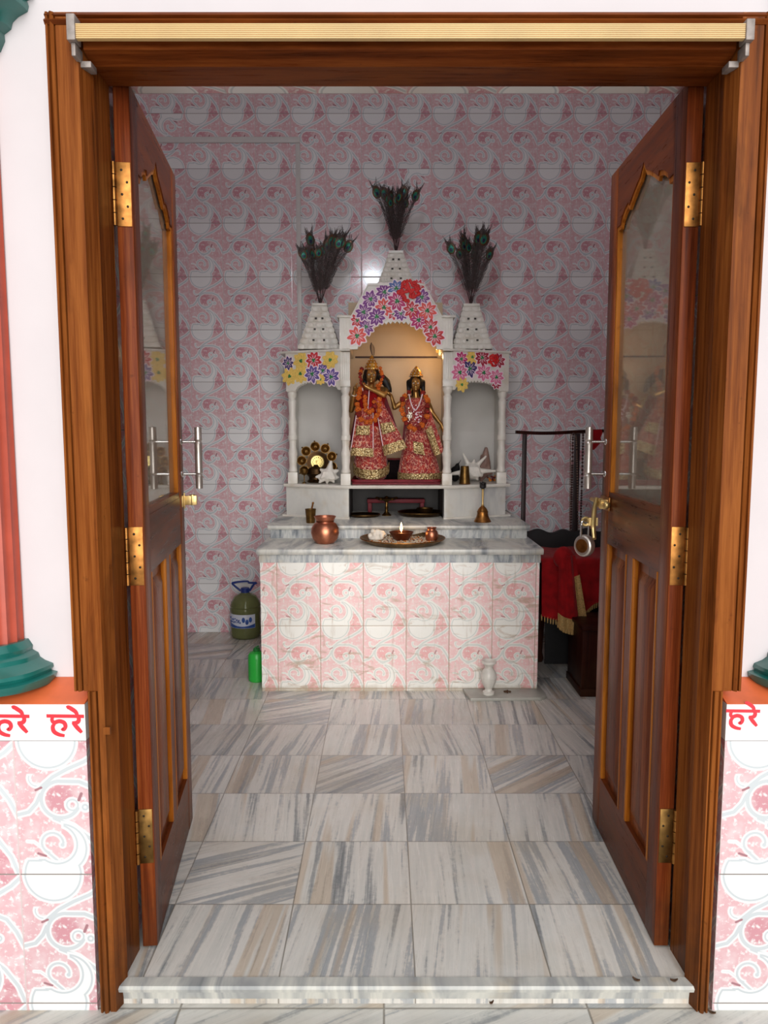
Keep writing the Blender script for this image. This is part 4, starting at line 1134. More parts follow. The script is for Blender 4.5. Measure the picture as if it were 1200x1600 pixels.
hem_lace('hem_lace', ra, 656, 737, 33.0, 1.5, 14, .77, PI*1.0, PI*2.0, 7)
o, fn = panel('shawl_end', 'cloth_print', ra, (659, 655), (672, 640), (680, 712), (694, 706), -.045, -.075, bulge=.012)
lace_on(fn, o, .30, 1.0, 'lace_border', 0, .62, 8)
o, fn = panel('waist_sash', 'cloth_print', ra, (640, 668), (660, 668), (641, 706), (664, 712), -.066, -.088, bulge=.01)
lace_on(fn, o, .55, .98, 'lace_medallion', .25, .95, 9)
panel('veil', 'red_trim', ra, (636, 618), (666, 618), (628, 690), (676, 690), .03, .045, bulge=-.015)
b = MB(); b.tube(bez([K(639, 616, -.03), K(643, 632, -.06), K(648.5, 641, -.068), K(655, 632, -.06), K(660, 616, -.03)], 40), lambda t_: .0032, 6); nk = b.build('necklace', 'flower_pale', ra)
b = MB(); pd = K(641, 648, -.074)
for i in range(36): b.ball(pd+Vector((R.gauss(0, .007), R.uniform(-.004, .002), R.gauss(0, .018))), (R.uniform(.002, .005), .003, R.uniform(.003, .006)), 6, 4)
b.build('silver_ornament', 'silver_lace', ra)
b = MB()
for i in range(44):
    b.mat(i % 2); c_ = K(653+R.gauss(0, 3.2), 650+R.gauss(0, 6.5), -.074); b.ball(c_, (R.uniform(.003, .0055), .0035, R.uniform(.003, .0055)), 6, 4)
b.build('blossom_pendant', ['pet_crimson', 'flower_pale'], ra)
garland('flower_garland', 'orange marigold garland around the shorter idol', [K(638, 614, -.02), K(630, 624, -.04), K(629, 645, -.062), K(634, 660, -.078), K(645, 669, -.088), K(656, 668, -.088), K(665, 656, -.076), K(668, 640, -.06), K(667, 624, -.04), K(661, 614, -.02)], .0170, ['marigold', 'marigold_red'], 15)
# ================================================================= peacock feather bunches
def feather_src(seed):
    rr = random.Random(seed); H = .36
    o = MB(); bend = rr.uniform(-.075, .075); bend2 = rr.uniform(-.03, .03)
    def st(f): return Vector((bend*f*f, bend2*f*f, H*f))
    o.tube([st(i/14) for i in range(15)], lambda t: .0018*(1-.55*t), 6)
    stem = o
    v = MB()                                      # loose barbs, thicker towards the eye
    for i in range(64):
        f = .24+.76*i/63
        for s in (-1, 1):
            l = (.018+.022*f) if f < .72 else .040*(1-.25*(f-.72)/.28)
            l *= rr.uniform(.55, 1.2)
            p = st(f); up = .8 if f < .8 else 1.3
            q = p+Vector((s*l*.62, rr.uniform(-.012, .012), l*up)); m_ = p.lerp(q, .5)+Vector((s*l*.12, 0, -l*.10))
            w = .0011+.0008*f
            v.tube([p, m_, q], lambda t: w*(1-.5*t), 4)
    e = MB(); c = st(.90)
    def oval(rx, rz, y, mi, dz=0):
        e.mat(mi); e.ball(c+Vector((0, y, dz)), (rx, .0016, rz), 18, 8)
    oval(.0245, .034, 0, 0, .002); oval(.0165, .023, -.0012, 1, -.001); oval(.0145, .019, -.0018, 2, -.002); oval(.0085, .010, -.0026, 3, -.006)
    return stem, v, e
def feather(parent, base, srcs, tilt, lean, spin, sc):
    T = Matrix.Translation(base) @ Matrix.Rotation(tilt, 4, 'Y') @ Matrix.Rotation(lean, 4, 'X') @ Matrix.Rotation(spin, 4, 'Z') @ Matrix.Scale(sc, 4)
    out = []
    for src, nm, mats in zip(srcs, ('feather', 'barbs', 'eye_spot'), ('stem_brown', 'barb', ['eye_bronze', 'flower_green', 'eye_teal', 'eye_navy'])):
        b = MB(); b.v = [T @ p for p in src.v]; b.f = src.f; b.m = src.m
        par = parent if nm == 'feather' else out[0]
        o = b.build(nm, mats, par, smooth=40, fixn=False); out.append(o)
    return out[0]
FS = [feather_src(s) for s in range(6)]
def bunch(label, base, specs, k):
    t = thing('peacock_feather_bunch', label, 'feathers', base, group='peacock feather bunches in the spires')
    for i, (tilt, lean, sp, sc) in enumerate(specs):
        feather(t, Vector(base)+Vector((.004*math.sin(i*2.1), .004*math.cos(i*2.1), 0)), FS[(i+k) % 6], math.radians(tilt), math.radians(lean), math.radians(sp), sc)
    b = MB(); b.tube([Vector(base)+Vector((.008*math.cos(a), .008*math.sin(a), .03)) for a in [2*PI*i/16 for i in range(16)]], .003, 6, True)
    b.build('binding', 'stem_brown', t)
def specs(lo, hi, n, sc, seed, ln=(-8, 10)):
    rr = random.Random(seed)
    return [(lo+(hi-lo)*(i+.5)/n+rr.uniform(-2, 2), rr.uniform(*ln), rr.uniform(-50, 50), sc*rr.uniform(.78, 1.06)) for i in range(n)]
# each bunch stands in the open top of its spire
bunch('peacock feather bunch in the centre spire, the highest one', (SP2[0], SP2[1], SP2[2]-.004), specs(-14, 14, 14, .98, 1, (0, 12)), 0)
bunch('peacock feather bunch in the spire over the yellow flower stickers', (SP1[0], SP1[1], SP1[2]-.004), specs(-20, 25, 15, 1.0, 2, (0, 12)), 2)
bunch('peacock feather bunch in the spire over the pink flower stickers', (SP3[0], SP3[1], SP3[2]-.004), specs(-15, 17, 14, 1.02, 3, (0, 12)), 4)

# ================================================================= things on the shelf
def single(name, label, cat, b, mats, origin, **kw):
    return setp(b.build(name, mats, None, origin=origin, **kw), label, cat)
# ring of little lamps around a bright disc, leaning in the left bay
yL = 4.30; c = P(496, 722, yL)
t = thing('ring_lamp', 'dark brass ring lamp with small oil cups around a pale gold disc', 'oil lamp', (c.x, yL, HZ))
Mx = Matrix.Rotation(math.radians(82), 4, 'X')
k = yL/1195.0
b = MB(); b.lathe([(.001, -.012), (16*k, -.012), (17.5*k, -.006), (17*k, .004), (14*k, .002), (12*k, -.002), (.001, -.002)], c, 40, M=Mx); b.build('dish', 'brass_dark', t)
b = MB(); b.lathe([(.001, .0), (10.3*k, .0), (10.6*k, .003), (9.8*k, .006), (8.0*k, .005), (2.5*k, .005), (2.2*k, .009), (.001, .010)], c, 40, M=Mx)
d = b.build('disc', 'gold_disc', t)
b = MB()
for i in range(14):
    a = 2*PI*i/14; p = c+Mx @ Vector((7.2*k*math.cos(a), 7.2*k*math.sin(a), .0062)); b.ball(p, .0028, 6, 4)
b.build('engraving', 'brass_aged', d)
for i in range(8):
    a = math.radians(-62+38.5*i+6); r = 24.0*k
    p = c+Mx @ Vector((r*math.cos(a), r*math.sin(a), .004))
    b = MB(); b.lathe([(.001, -.016), (4.5*k, -.014), (6.9*k, .004), (7.6*k, .008), (6.6*k, .008), (5.2*k, .0), (2*k, -.008), (.001, -.008)], p, 18, M=Mx)
    q = c+Mx @ Vector((17*k*math.cos(a), 17*k*math.sin(a), -.004)); b.tube([q, p-Vector((0, -.008, 0))], .004, 6)
    tip = p+Mx @ Vector((8.3*k*math.cos(a), 8.3*k*math.sin(a), .007)); b.ball(tip, .005, 8, 5)
    b.build('oil_cup', 'brass_aged', t)
b = MB(); b.lathe([(.001, HZ), (.046, HZ), (.050, HZ+.008), (.040, HZ+.018), (.040, HZ+.030), (.056, HZ+.05), (.050, HZ+.075), (.020, HZ+.088), (.012, HZ+.10)], (c.x-.008, yL, 0), 28)
b.build('base', 'brass_dark', t); 
# goblet in front of it
q = P(475.5, 755, 4.235)
t = thing('goblet', 'small dark brass goblet beside the outer left column', 'goblet', (q.x, q.y, HZ))
b = MB(); b.lathe([(.001, 0), (.012, 0), (.012, .003), (.003, .008), (.0028, .042), (.006, .046), (.02, .058), (.024, .078), (.0225, .078), (.018, .060), (.001, .054)], (q.x, q.y, HZ), 22); b.build('cup', 'brass_aged', t)
# conch shells
def conch(name, label, c, R_, spikes, mat_, seed, sc=(1, .7, .8)):
    rr = random.Random(seed); c = Vector(c); b = MB()
    def q(x, y, z): return c+Vector((x*sc[0], y*sc[1], z*sc[2]))*R_
    b.ball(q(0, 0, 0), (R_*.62*sc[0], R_*.6*sc[1], R_*.66*sc[2]), 20, 12)
    b.cap(q(0, 0, 0), q(.62, -.1, -.34), R_*.30, R_*.14); b.cap(q(-.1, 0, .1), q(-.72, 0, -.38), R_*.34, R_*.12)
    for i in range(7):
        f = i/6; b.cap(q(-.55+1.1*f, -.45, -.30+.12*math.sin(f*6)), q(-.35+.7*f, -.52, .32), R_*.085, R_*.06, 8)
    for a, l, w in spikes:
        d = Vector((math.cos(math.radians(a)), rr.uniform(-.25, .1), math.sin(math.radians(a))))
        b.cap(q(d.x*.35, d.y*.3, d.z*.35), q(d.x*l, d.y*l*.6, d.z*l), R_*w, R_*w*.34)
    o = b.build(name, mat_, None, origin=(c.x, c.y, HZ)); remesh(o, R_*.05, 3)
    setp(o, label, 'conch shell', 'shells in the side bays'); return o
q = P(513, 741, 4.20)
conch('conch_shell', 'white knobbly conch shell lying before the dark ring lamp', (q.x, q.y, HZ+.048), .066, [(80, 1.38, .36), (138, .82, .34), (30, .92, .34), (192, 1.0, .32), (-18, .86, .32), (226, 1.05, .3), (-58, .86, .3), (262, .82, .3)], 'shell_white', 1)
q = P(737, 735, 4.31)
conch('conch_shell', 'large white spiked conch shell behind the brass tumbler', (q.x, q.y, HZ+.064), .086, [(112, 1.55, .2), (52, 1.5, .2), (190, 1.6, .22), (0, 1.55, .22), (240, .8, .24), (-60, .8, .24), (80, .9, .22)], 'shell_white', 2)
q = P(757, 738, 4.40)
conch('conch_shell', 'brown smooth shell leaning at the back of the right bay', (q.x, q.y, HZ+.075), .078, [(85, 1.35, .42), (110, .9, .3), (250, .9, .4)], 'shell_brown', 3, (.75, .6, 1.05))
q = P(726, 758, 4.17)
t = thing('tumbler', 'upturned brass tumbler in front of the spiked shell', 'tumbler', (q.x, q.y, HZ))
h = Z(728, 4.17)-HZ
b = MB(); b.lathe([(.030, 0), (.0295, .004), (.0262, h*.5), (.0225, h-.004), (.0205, h), (.001, h)], (q.x, q.y, HZ), 28); b.build('cup', 'brass_aged', t)
b = MB(); b.tube([(q.x+.0297*math.cos(a), q.y+.0297*math.sin(a), HZ+.0025) for a in [2*PI*i/28 for i in range(28)]], .0022, 6, True); b.build('lip', 'brass', t)
# dark cloth bundle beside the inner right column
q = P(711, 742, 4.36); b = MB()
b.ball((q.x, q.y, HZ+.045), (.030, .04, .044)); b.ball((q.x+.012, q.y, HZ+.075), (.016, .02, .03)); b.cap((q.x+.01, q.y, HZ+.09), (q.x+.034, q.y, HZ+.125), .006, .002)
o = single('pouch', 'small black pouch with a trailing string behind the inner right column', 'pouch', b, 'black_cloth', (q.x, q.y, HZ)); remesh(o, .004, 3)
q = P(769, 752, 4.38); b = MB(); rr = random.Random(4)
for i in range(34): b.mat(i % 2); b.ball((q.x+rr.gauss(0, .012), q.y+rr.gauss(0, .012), HZ+.006+abs(rr.gauss(0, .012))), (.006, .005, .006), 7, 5)
single('dried_flowers', 'little heap of dried red and orange petals by the outer right column', 'petals', b, ['petal_maroon', 'petal_orange'], (q.x, q.y, HZ), kind='stuff')

# ================================================================= recess under the shelf
def plate(name, label, c, r, h, mat_, depth=.4):
    t = thing(name, label, 'plate', c, group='brass plates in the recess')
    b = MB(); b.lathe([(.001, 0), (r*.86, 0), (r*.9, .002), (r, h), (r*.99, h+.002), (r*.955, h), (r*.86, .006), (.001, .005)], c, 48); b.build('dish', mat_, t)
    b = MB(); b.tube([(c[0]+r*math.cos(a), c[1]+r*math.sin(a), c[2]+h) for a in [2*PI*i/48 for i in range(48)]], .0028, 6, True); b.build('rim', 'brass_aged', t)
    return t
yS = 4.44
x0, x1 = X(574, 790, yS), X(663, 790, yS); zs = Z(780, yS-.05)
t = thing('low_stool', 'low dark red wooden stool in the recess under the shelf', 'stool', ((x0+x1)/2, yS, UZ))
b = MB(); b.box(x0, x1, yS-.05, yS+.045, zs-.022, zs); b.build('seat', 'red_trim', t, bevel=.003)
for xx in (x0+.004, x1-.026):
    for y in (yS-.046, yS+.02):
        b = MB(); b.box(xx, xx+.022, y, y+.022, UZ, zs-.022); b.build('leg', 'red_trim', t, bevel=.002)
q = P(569, 803, 4.16); plate('brass_plate', 'flat brass plate lying nearest the opening of the recess, beside the pedestal lamp', (q.x, 4.19, UZ+.001), .086, .012, 'brass_dark')
plate('brass_plate', 'wide dark brass plate holding a small bowl in the recess', (X(658, 798, 4.24), 4.245, UZ+.001), .128, .020, 'brass_dark')
q = Vector((X(664, 793, 4.25), 4.26, UZ+.0075))
t = thing('small_bowl', 'small shiny brass bowl on the wide dark plate', 'bowl', q)
b = MB(); b.lathe([(.001, 0), (.030, 0), (.040, .012), (.045, .030), (.047, .033), (.0435, .032), (.036, .012), (.001, .006)], q, 30); b.build('bowl_body', 'brass_aged', t)
q = Vector((X(604, 806, 4.20), 4.235, UZ))
t = thing('pedestal_lamp', 'brass pedestal oil lamp standing in the recess', 'oil lamp', q)
h = Z(779, 4.235)-UZ
b = MB(); b.lathe([(.001, 0), (.026, 0), (.027, .005), (.018, .012), (.010, .022), (.008, .04), (.011, .046), (.007, .054), (.008, h-.02), (.018, h-.012), (.050, h-.006), (.058, h+.002), (.053, h+.002), (.030, h-.004), (.001, h-.006)], q, 30); b.build('stand', 'brass_aged', t)
for i in range(5):
    a = 2*PI*i/5+.3; b = MB(); p = q+Vector((.055*math.cos(a), .055*math.sin(a), h+.002)); b.ball(p, (.012, .012, .007), 10, 6); b.build('wick_lip', 'brass', t)

# ================================================================= things on the altar steps
def vessel(name, label, cat, c, prof, mat_, part='body', seg=36, parts=()):
    t = thing(name, label, cat, c); b = MB(); b.lathe(prof, c, seg); b.build(part, mat_, t)
    for nm, pr, m_ in parts: b = MB(); b.lathe(pr, c, seg); b.build(nm, m_, t)
    return t
q = P(507, 852, 3.60); q = Vector((q.x, 3.645, SZ)); s_ = .0675
prof = [(.001, 0), (.034, 0), (.044, .004), (.060, .024), (s_, .052), (.065, .074), (.054, .094), (.043, .102), (.041, .108), (.044, .113), (.050, .126), (.0515, .130), (.048, .130), (.040, .112), (.038, .100), (.001, .085)]
t = vessel('water_pot', 'round copper water pot with flared rim left of the offering plate', 'pot', q, prof, 'copper')
b = MB(); b.tube([(q.x+.0505*math.cos(a), q.y+.0505*math.sin(a), q.z+.1295) for a in [2*PI*i/36 for i in range(36)]], .0025, 6, True); b.build('rim', 'copper', t)
b = MB(); b.tube([(q.x+.0425*math.cos(a), q.y+.0425*math.sin(a), q.z+.108) for a in [2*PI*i/36 for i in range(36)]], .002, 6, True); b.build('neck_ring', 'copper_dark', t)
# tumbler with spoon behind the pot
q = P(485.5, 818, 3.90); q = Vector((q.x, 3.90, UZ)); h = .072
t = vessel('tumbler', 'little brass tumbler with a spoon in it, behind the copper pot', 'tumbler', q, [(.001, 0), (.0215, 0), (.0225, .004), (.0275, h-.004), (.0290, h), (.0265, h), (.0205, .006), (.001, .005)], 'brass_aged', 'cup')
b = MB(); b.tube([q+Vector((-.006, 0, .012)), q+Vector((.012, .0, h+.028))], .0045, 8); b.ball(q+Vector((.0125, 0, h+.030)), (.006, .004, .006)); b.build('spoon', 'brass', t)
# hand bell
q = P(754, 816, 3.94); q = Vector((q.x, 3.945, UZ)); hb = Z(753, 3.945)-UZ
t = thing('hand_bell', 'brass hand bell with a dark figured finial on the upper step', 'bell', q)
b = MB(); b.lathe([(.001, .006), (.041, .002), (.0435, 0), (.0445, .003), (.040, .012), (.033, .024), (.0285, .038), (.0275, .048), (.029, .050), (.029, .054), (.0265, .056), (.024, .064), (.017, .074), (.009, .080), (.007, .086)], q, 36); b.build('bell_body', 'brass', t)
b = MB(); b.lathe([(.0065, .082), (.0085, .086), (.0055, .092), (.0052, .12), (.0062, .145), (.0055, .163), (.0085, .166), (.0085, .170), (.004, .172)], q, 18); b.build('handle', 'brass_bright', t)
b = MB(); b.ball(q+Vector((0, 0, .182)), (.013, .010, .013)); b.ball(q+Vector((0, -.004, .199)), (.011, .010, .010)); b.cap(q+Vector((-.012, 0, .18)), q+Vector((-.015, 0, .205)), .005, .003); b.cap(q+Vector((.012, 0, .18)), q+Vector((.014, 0, .203)), .005, .003); b.ball(q+Vector((0, 0, hb-.008)), (.006, .005, .007))
o = b.build('finial', 'ink_dark', t); remesh(o, .002, 2)
# offering plate and what lies on it
tc = Vector((X(629, 848, 3.645), 3.648, SZ)); tr = .200
t = thing('offering_plate', 'wide brass offering plate strewn with rice and petals', 'plate', tc)
b = MB(); b.lathe([(.001, 0), (.158, 0), (.165, .002), (.196, .022), (.203, .027), (.201, .029), (.194, .026), (.160, .007), (.001, .006)], tc, 72); b.build('dish', 'brass_aged', t)
b = MB(); b.tube([tc+Vector((.2025*math.cos(a), .2025*math.sin(a), .0275)) for a in [2*PI*i/72 for i in range(72)]], .003, 6, True); b.build('rim', 'brass', t)
b = MB(); b.lathe([(.001, .012), (.10, .011), (.150, .009), (.163, .0085), (.163, .007), (.001, .007)], tc, 48, rip=lambda a, z: 1+.02*math.sin(a*7)); b.mat(0)
rr = random.Random(8)
for i in range(900):
    a = rr.uniform(0, 2*PI); r = .158*math.sqrt(rr.random()); b.mat(0 if rr.random() < .68 else rr.choice((1, 1, 2)))
    big = b.mi > 0
    b.ball(tc+Vector((r*math.cos(a), r*math.sin(a), .012+rr.uniform(0, .004))), (rr.uniform(.002, .004)*(1.6 if big else 1), rr.uniform(.0018, .003)*(1.5 if big else 1), .002), 5, 3, Matrix.Rotation(rr.uniform(0, 3), 3, 'Z'))
rc = b.build('rice', ['rice', 'petal_orange', 'petal_maroon'], t, kind='stuff')
q = Vector((X(627, 840, 3.66), 3.665, SZ+.0135))
t = thing('clay_lamp', 'lit brown clay lamp on the offering plate', 'oil lamp', q)
def lobes(a, z): return 1+.05*abs(math.cos(a*3))
b = MB(); b.lathe([(.001, 0), (.030, 0), (.034, .003), (.046, .020), (.054, .036), (.056, .040), (.051, .040), (.044, .028), (.030, .020), (.001, .018)], q, 48, rip=lobes); b.build('bowl', 'copper_dark', t)
b = MB(); b.lathe([(.001, .023), (.038, .023), (.041, .026), (.036, .0275), (.001, .027)], q, 32); b.build('wax', 'brass_dark', t)
b = MB(); b.tube([q+Vector((0, 0, .027)), q+Vector((.001, 0, .043))], .0018, 6); b.build('wick', 'cotton', t)
fz = .040
b = MB(); b.lathe([(.0005, fz), (.0055, fz+.007), (.0075, fz+.016), (.006, fz+.027), (.0035, fz+.037), (.0005, fz+.046)], q, 16, sx=.85, sy=.7); b.build('flame', 'flame', t)
FLAME = q+Vector((0, -.012, fz+.03))
q = Vector((X(674, 841, 3.66), 3.64, SZ+.014))
t = vessel('water_pot', 'small copper pot standing on the offering plate', 'pot', q, [(.001, 0), (.022, 0), (.027, .003), (.0310, .016), (.0310, .034), (.027, .046), (.0205, .051), (.0195, .056), (.024, .064), (.0225, .064), (.018, .054), (.001, .045)], 'copper')
q = Vector((X(586.5, 836, 3.66), 3.655, SZ+.013)); b = MB(); rr = random.Random(12)
for i in range(16):
    b.ball(q+Vector((rr.gauss(0, .019), rr.gauss(0, .014), .018+abs(rr.gauss(0, .016)))), (rr.uniform(.010, .018), rr.uniform(.010, .016), rr.uniform(.010, .016)), 9, 6)
b.ball(q+Vector((-.012, -.012, .046)), (.012, .011, .011)); b.ball(q+Vector((0, 0, .010)), (.034, .026, .012))
o = b.build('cotton_heap', 'cotton', None, origin=q); remesh(o, .0035, 1); setp(o, 'crumpled heap of white cotton on the offering plate', 'cotton')

# ================================================================= floor things
q = Vector((X(383.5, 960, 4.45), 4.455, 0)); Rb = .0885; hN = Z(926, 4.455)
t = thing('water_bottle', 'large clear-green plastic water bottle with blue cap by the back wall', 'bottle', q)
prof = [(.001, .006), (Rb*.80, .0), (Rb*.95, .010), (Rb, .024), (Rb, .058), (Rb*.97, .062), (Rb*.97, .150), (Rb, .154), (Rb, .178), (Rb*.965, .184), (Rb, .190), (Rb*.93, .215), (Rb*.72, .246), (Rb*.46, hN-.008), (Rb*.28, hN), (Rb*.27, hN+.008), (.001, hN+.008)]
b = MB(); b.lathe(prof, q, 40, rip=lambda a, z: 1+(.012*math.sin(a*12) if z < .06 else 0)); b.build('bottle_body', 'bottle_plastic', t)
b = MB(); b.lathe([(.001, .004), (Rb*.78, .004), (Rb*.955, .028), (Rb*.955, .20), (Rb*.88, .215), (.001, .215)], q, 32); b.build('water', plain('murky_water', (128, 130, 84), .2, 0, .08, 8).mat, t)
def arcband(r, a0, a1, z0, z1, n=30, wav=None, th=.0008):
    b = MB(); b.grid(lambda u, v: q+Vector((r*math.cos(a0+(a1-a0)*u), r*math.sin(a0+(a1-a0)*u), (z0+(z1-z0)*v) if not wav else wav(u, v))), n, 6, th); return b
b = arcband(Rb*1.005, math.radians(195), math.radians(318), .072, .152); lb = b.build('label_band', 'label_white', t)
b = arcband(Rb*1.012, math.radians(196), math.radians(317), .074, .10, wav=lambda u, v: .0735+v*(.022+.012*math.sin(u*4+2.4))); b.build('label_wave', 'label_blue', lb)
b = MB()
for i in range(7):                                     # illegible printed words
    a = math.radians(203+i*8.6); p = q+Vector((Rb*1.016*math.cos(a), Rb*1.016*math.sin(a), .128+.004*math.sin(i*2)-.0012*i)); b.ball(p, (.0052, .0022, .0045+.003*(i % 2)), 8, 5, Matrix.Rotation(a+PI/2, 3, 'Z'))
for i in range(9):
    a = math.radians(203+i*7); p = q+Vector((Rb*1.016*math.cos(a), Rb*1.016*math.sin(a), .108+.002*math.sin(i*3))); b.ball(p, (.0045, .002, .003+.0035*((i*2) % 3 > 0)), 8, 5, Matrix.Rotation(a+PI/2, 3, 'Z'))
for k in range(3):
    a = math.radians(272+k*13); b.ball(q+Vector((Rb*1.016*math.cos(a), Rb*1.016*math.sin(a), .122-.012*(k % 2))), (.010, .002, .016), 10, 6, Matrix.Rotation(a+PI/2, 3, 'Z'))
b.build('label_print', 'label_blue', lb)
b = MB(); b.lathe([(.024, hN+.002), (.026, hN+.004), (.026, hN+.026), (.023, hN+.030), (.001, hN+.030)], q, 24, rip=lambda a, z: 1+.03*abs(math.sin(a*12))); cpo = b.build('cap', 'cap_blue', t)
b = MB(); zc = hN+.012
b.tube(bez([q+Vector((-.027, 0, zc)), q+Vector((-.068, -.012, zc+.040)), q+Vector((-.060, -.016, zc+.052)), q+Vector((.012, -.012, zc+.058)), q+Vector((.026, -.008, zc+.048))], 24), .0062, 8)
b.tube(bez([q+Vector((.027, 0, zc)), q+Vector((.052, 0, zc+.038)), q+Vector((.066, 0, zc+.046)), q+Vector((.026, -.006, zc+.048))], 18), .0062, 8); b.build('carry_handle', 'cap_blue', cpo)
q = Vector((-.622, 3.655, 0))
t = thing('plastic_bottle', 'small green plastic bottle half hidden at the corner of the tiled altar', 'bottle', q)
b = MB(); b.lathe([(.001, 0), (.036, 0), (.041, .006), (.042, .02), (.042, .115), (.040, .130), (.033, .142), (.020, .146), (.018, .148), (.001, .148)], q, 32); b.build('bottle_body', 'green_plastic', t)
b = MB(); b.lathe([(.015, .147), (.017, .150), (.017, .160), (.012, .164), (.001, .164)], q, 20); b.tube([q+Vector((-.005, -.016, .145)), q+Vector((-.003, -.014, .170)), q+Vector((.012, -.006, .175))], .0035, 8); b.build('cap', 'green_dark', t)
# slab and vase at the foot of the altar
sx0, sx1 = X(724, 1085, 3.46), X(851, 1090, 3.40)
b = MB(); b.prism([(sx0, 3.498), (X(736, 1098, 3.36)-.002, 3.362), (X(846, 1095, 3.36), 3.372), (sx1+.008, 3.40), (sx1+.004, 3.498)], .0, .014, 'z')
single('loose_slab', 'loose pale marble slab lying on the floor against the altar', 'slab', b, 'slab_grey', (.56, 3.43, 0), bevel=.002)
q = Vector((X(763.5, 1083, 3.42), 3.425, .014)); hv = Z(1032, 3.425)-.014; k = hv/.150
t = vessel('vase', 'small cream marble vase standing on the loose slab', 'vase', q, [(.001, 0), (.027, 0), (.0275, .010*k), (.018, .015*k), (.0165, .024*k), (.021, .030*k), (.033, .055*k), (.0365, .075*k), (.034, .094*k), (.026, .108*k), (.0185, .116*k), (.018, .124*k), (.026, .134*k), (.034, .140*k), (.0335, .148*k), (.030, .150*k), (.016, .135*k), (.001, .12*k)], 'marble_white', 'vase_body')
b = MB(); b.lathe([(.035, .072*k), (.0375, .075*k), (.035, .078*k)], q, 32); b.build('belly_ring', 'marble_white', t)
rr = random.Random(21)
b = MB(); q = Vector((X(791, 1084, 3.44), 3.44, .0145))
for i in range(7): b.ball(q+Vector((rr.gauss(0, .010), rr.gauss(0, .008), .004)), (.007, .004, .005), 7, 5, Matrix.Rotation(rr.uniform(0, 3), 3, 'Z'))
single('dried_flowers', 'tiny dried flower remains on the loose slab beside the vase', 'petals', b, ['dry_leaf'], q, kind='stuff')
# dry leaves blown on to the doorstep and porch
for px, py, lab in ((994, 1533, 'brown dry leaf on the doorstep, nearer the middle of the two by the right jamb'), (1053, 1534, 'brown dry leaf on the doorstep, close to the right jamb'), (1112, 1584, 'pointed brown dry leaf on the porch floor below the right tiles'), (768, 1569, 'small dark leaf crumb at the foot of the doorstep')):
    v = 800-py; z = .002 if py < 1560 else -.049
    yd = FPX*CP+v*SP; zd = -FPX*SP+v*CP; Y = (z-CAMZ)*yd/zd; q = Vector(((px-600)/yd*Y, Y, z+.001)); a = R.uniform(-.6, .6)
    l = .008 if px != 768 else .005
    b = MB(); b.grid(lambda u, v_: q+Matrix.Rotation(a, 3, 'Z') @ Vector(((u-.5)*2*l, (v_-.5)*l*.8*math.sin(PI*min(.98, max(.02, u))), .0035*(2*v_-1)**2+.004*(u-.5)**2*4)), 8, 4, .0008)
    single('dry_leaf', lab, 'leaf', b, 'dry_leaf', q)['group'] = 'dry leaves at the doorstep'

# ================================================================= corner by the right door leaf: stand, beads, carved seat
yP = 4.22; zt_ = Z(676, yP)
xa, xb, xc = X(820, 676, yP), X(902, 676, yP), X(945, 676, yP)
t = thing('bead_stand', 'slim dark stand with two posts and a top bar beside the shrine', 'stand', ((xa+xb)/2, yP, 0))
for x, w in ((xa, .011), (xb, .014)):
    b = MB(); b.box(x-w, x+w, yP-w, yP+w, 0, zt_-.005); b.build('post', 'iron_dark', t, bevel=.002)
b = MB(); b.grid(lambda u, v: Vector((X(806, 676, yP)+(xc-X(806, 676, yP))*u, yP-.016+.032*v, zt_+.012-.006*math.sin(u*5))), 24, 2, .018); b.build('top_bar', 'wood_dark', t)
for x in (xa, xb): b = MB(); b.box(x-.03, x+.03, yP-.06, yP+.06, 0, .02); b.build('foot', 'iron_dark', t, bevel=.003)
def mala(label, pts, r, mat_, step=1.9, cap_=110):
    p_ = [Vector(p) for p in bez(pts, 260)]; out = [p_[0]]
    for p in p_:
        if (p-out[-1]).length >= r*step: out.append(p)
    o = thing('prayer_beads', label, 'beads', out[0], group='prayer beads on the stand'); 
    b = MB(); b.tube(out, r*.28, 5); b.build('cord', 'stem_brown', o)
    src = MB(); src.ball((0, 0, 0), r, 8, 6)
    first = None
    for i, p in enumerate(out):
        if first is None:
            bb = MB(); bb.v = [v+p for v in src.v]; bb.f = src.f; bb.m = src.m; first = bb.build('bead', mat_, o); f0 = p
        elif i < 100:
            c_ = first.copy(); COL.objects.link(c_); c_.parent = o; c_.location = p-f0; WM[c_.name] = WM[o.name]
    rest = out[100:]
    if rest:
        bb = MB()
        for p in rest: bb.ball(p, r, 8, 6)
        bb.build('bead_run', mat_, o, kind='stuff')
    return o
yq = yP-.026
def Q(px, py, d=0): return P(px, py, yq-d)
mala('thin pale prayer bead loop hanging from the stand, the shorter loop', [Q(893, 677, -.02), Q(891.5, 690), Q(891, 760), Q(890.5, 835), Q(893, 850, .005), Q(899, 853, .01), Q(904, 848, .01), Q(903, 800, .01), Q(901, 700, .008), Q(899, 677, -.02)], .0042, 'bead_pale', 2.2)
mala('long dark brown prayer beads hanging from the stand down over the red cloth', [Q(896, 675, -.02), Q(895, 692, .015), Q(893, 780, .02), Q(891, 880, .09), Q(893, 905, .12), Q(899, 918, .14), Q(904, 905, .12), Q(906, 860, .06), Q(909, 760, .012), Q(911, 690, .01), Q(911, 675, -.02)], .0062, 'bead_brown', 2.0)
b = MB(); q0 = P(927, 676, yq)
b.grid(lambda u, v: Vector((q0.x-.035+.075*u+.004*math.sin(v*7), yq-.006-.004*math.sin(u*9), q0.z+.016-.105*v*(.8+.25*math.sin(u*4)))), 12, 8, .006)
single('red_scarf', 'scrap of bright red cloth hung over the end of the stand bar', 'cloth', b, 'red_velvet', (q0.x, yq, q0.z), smooth=60)
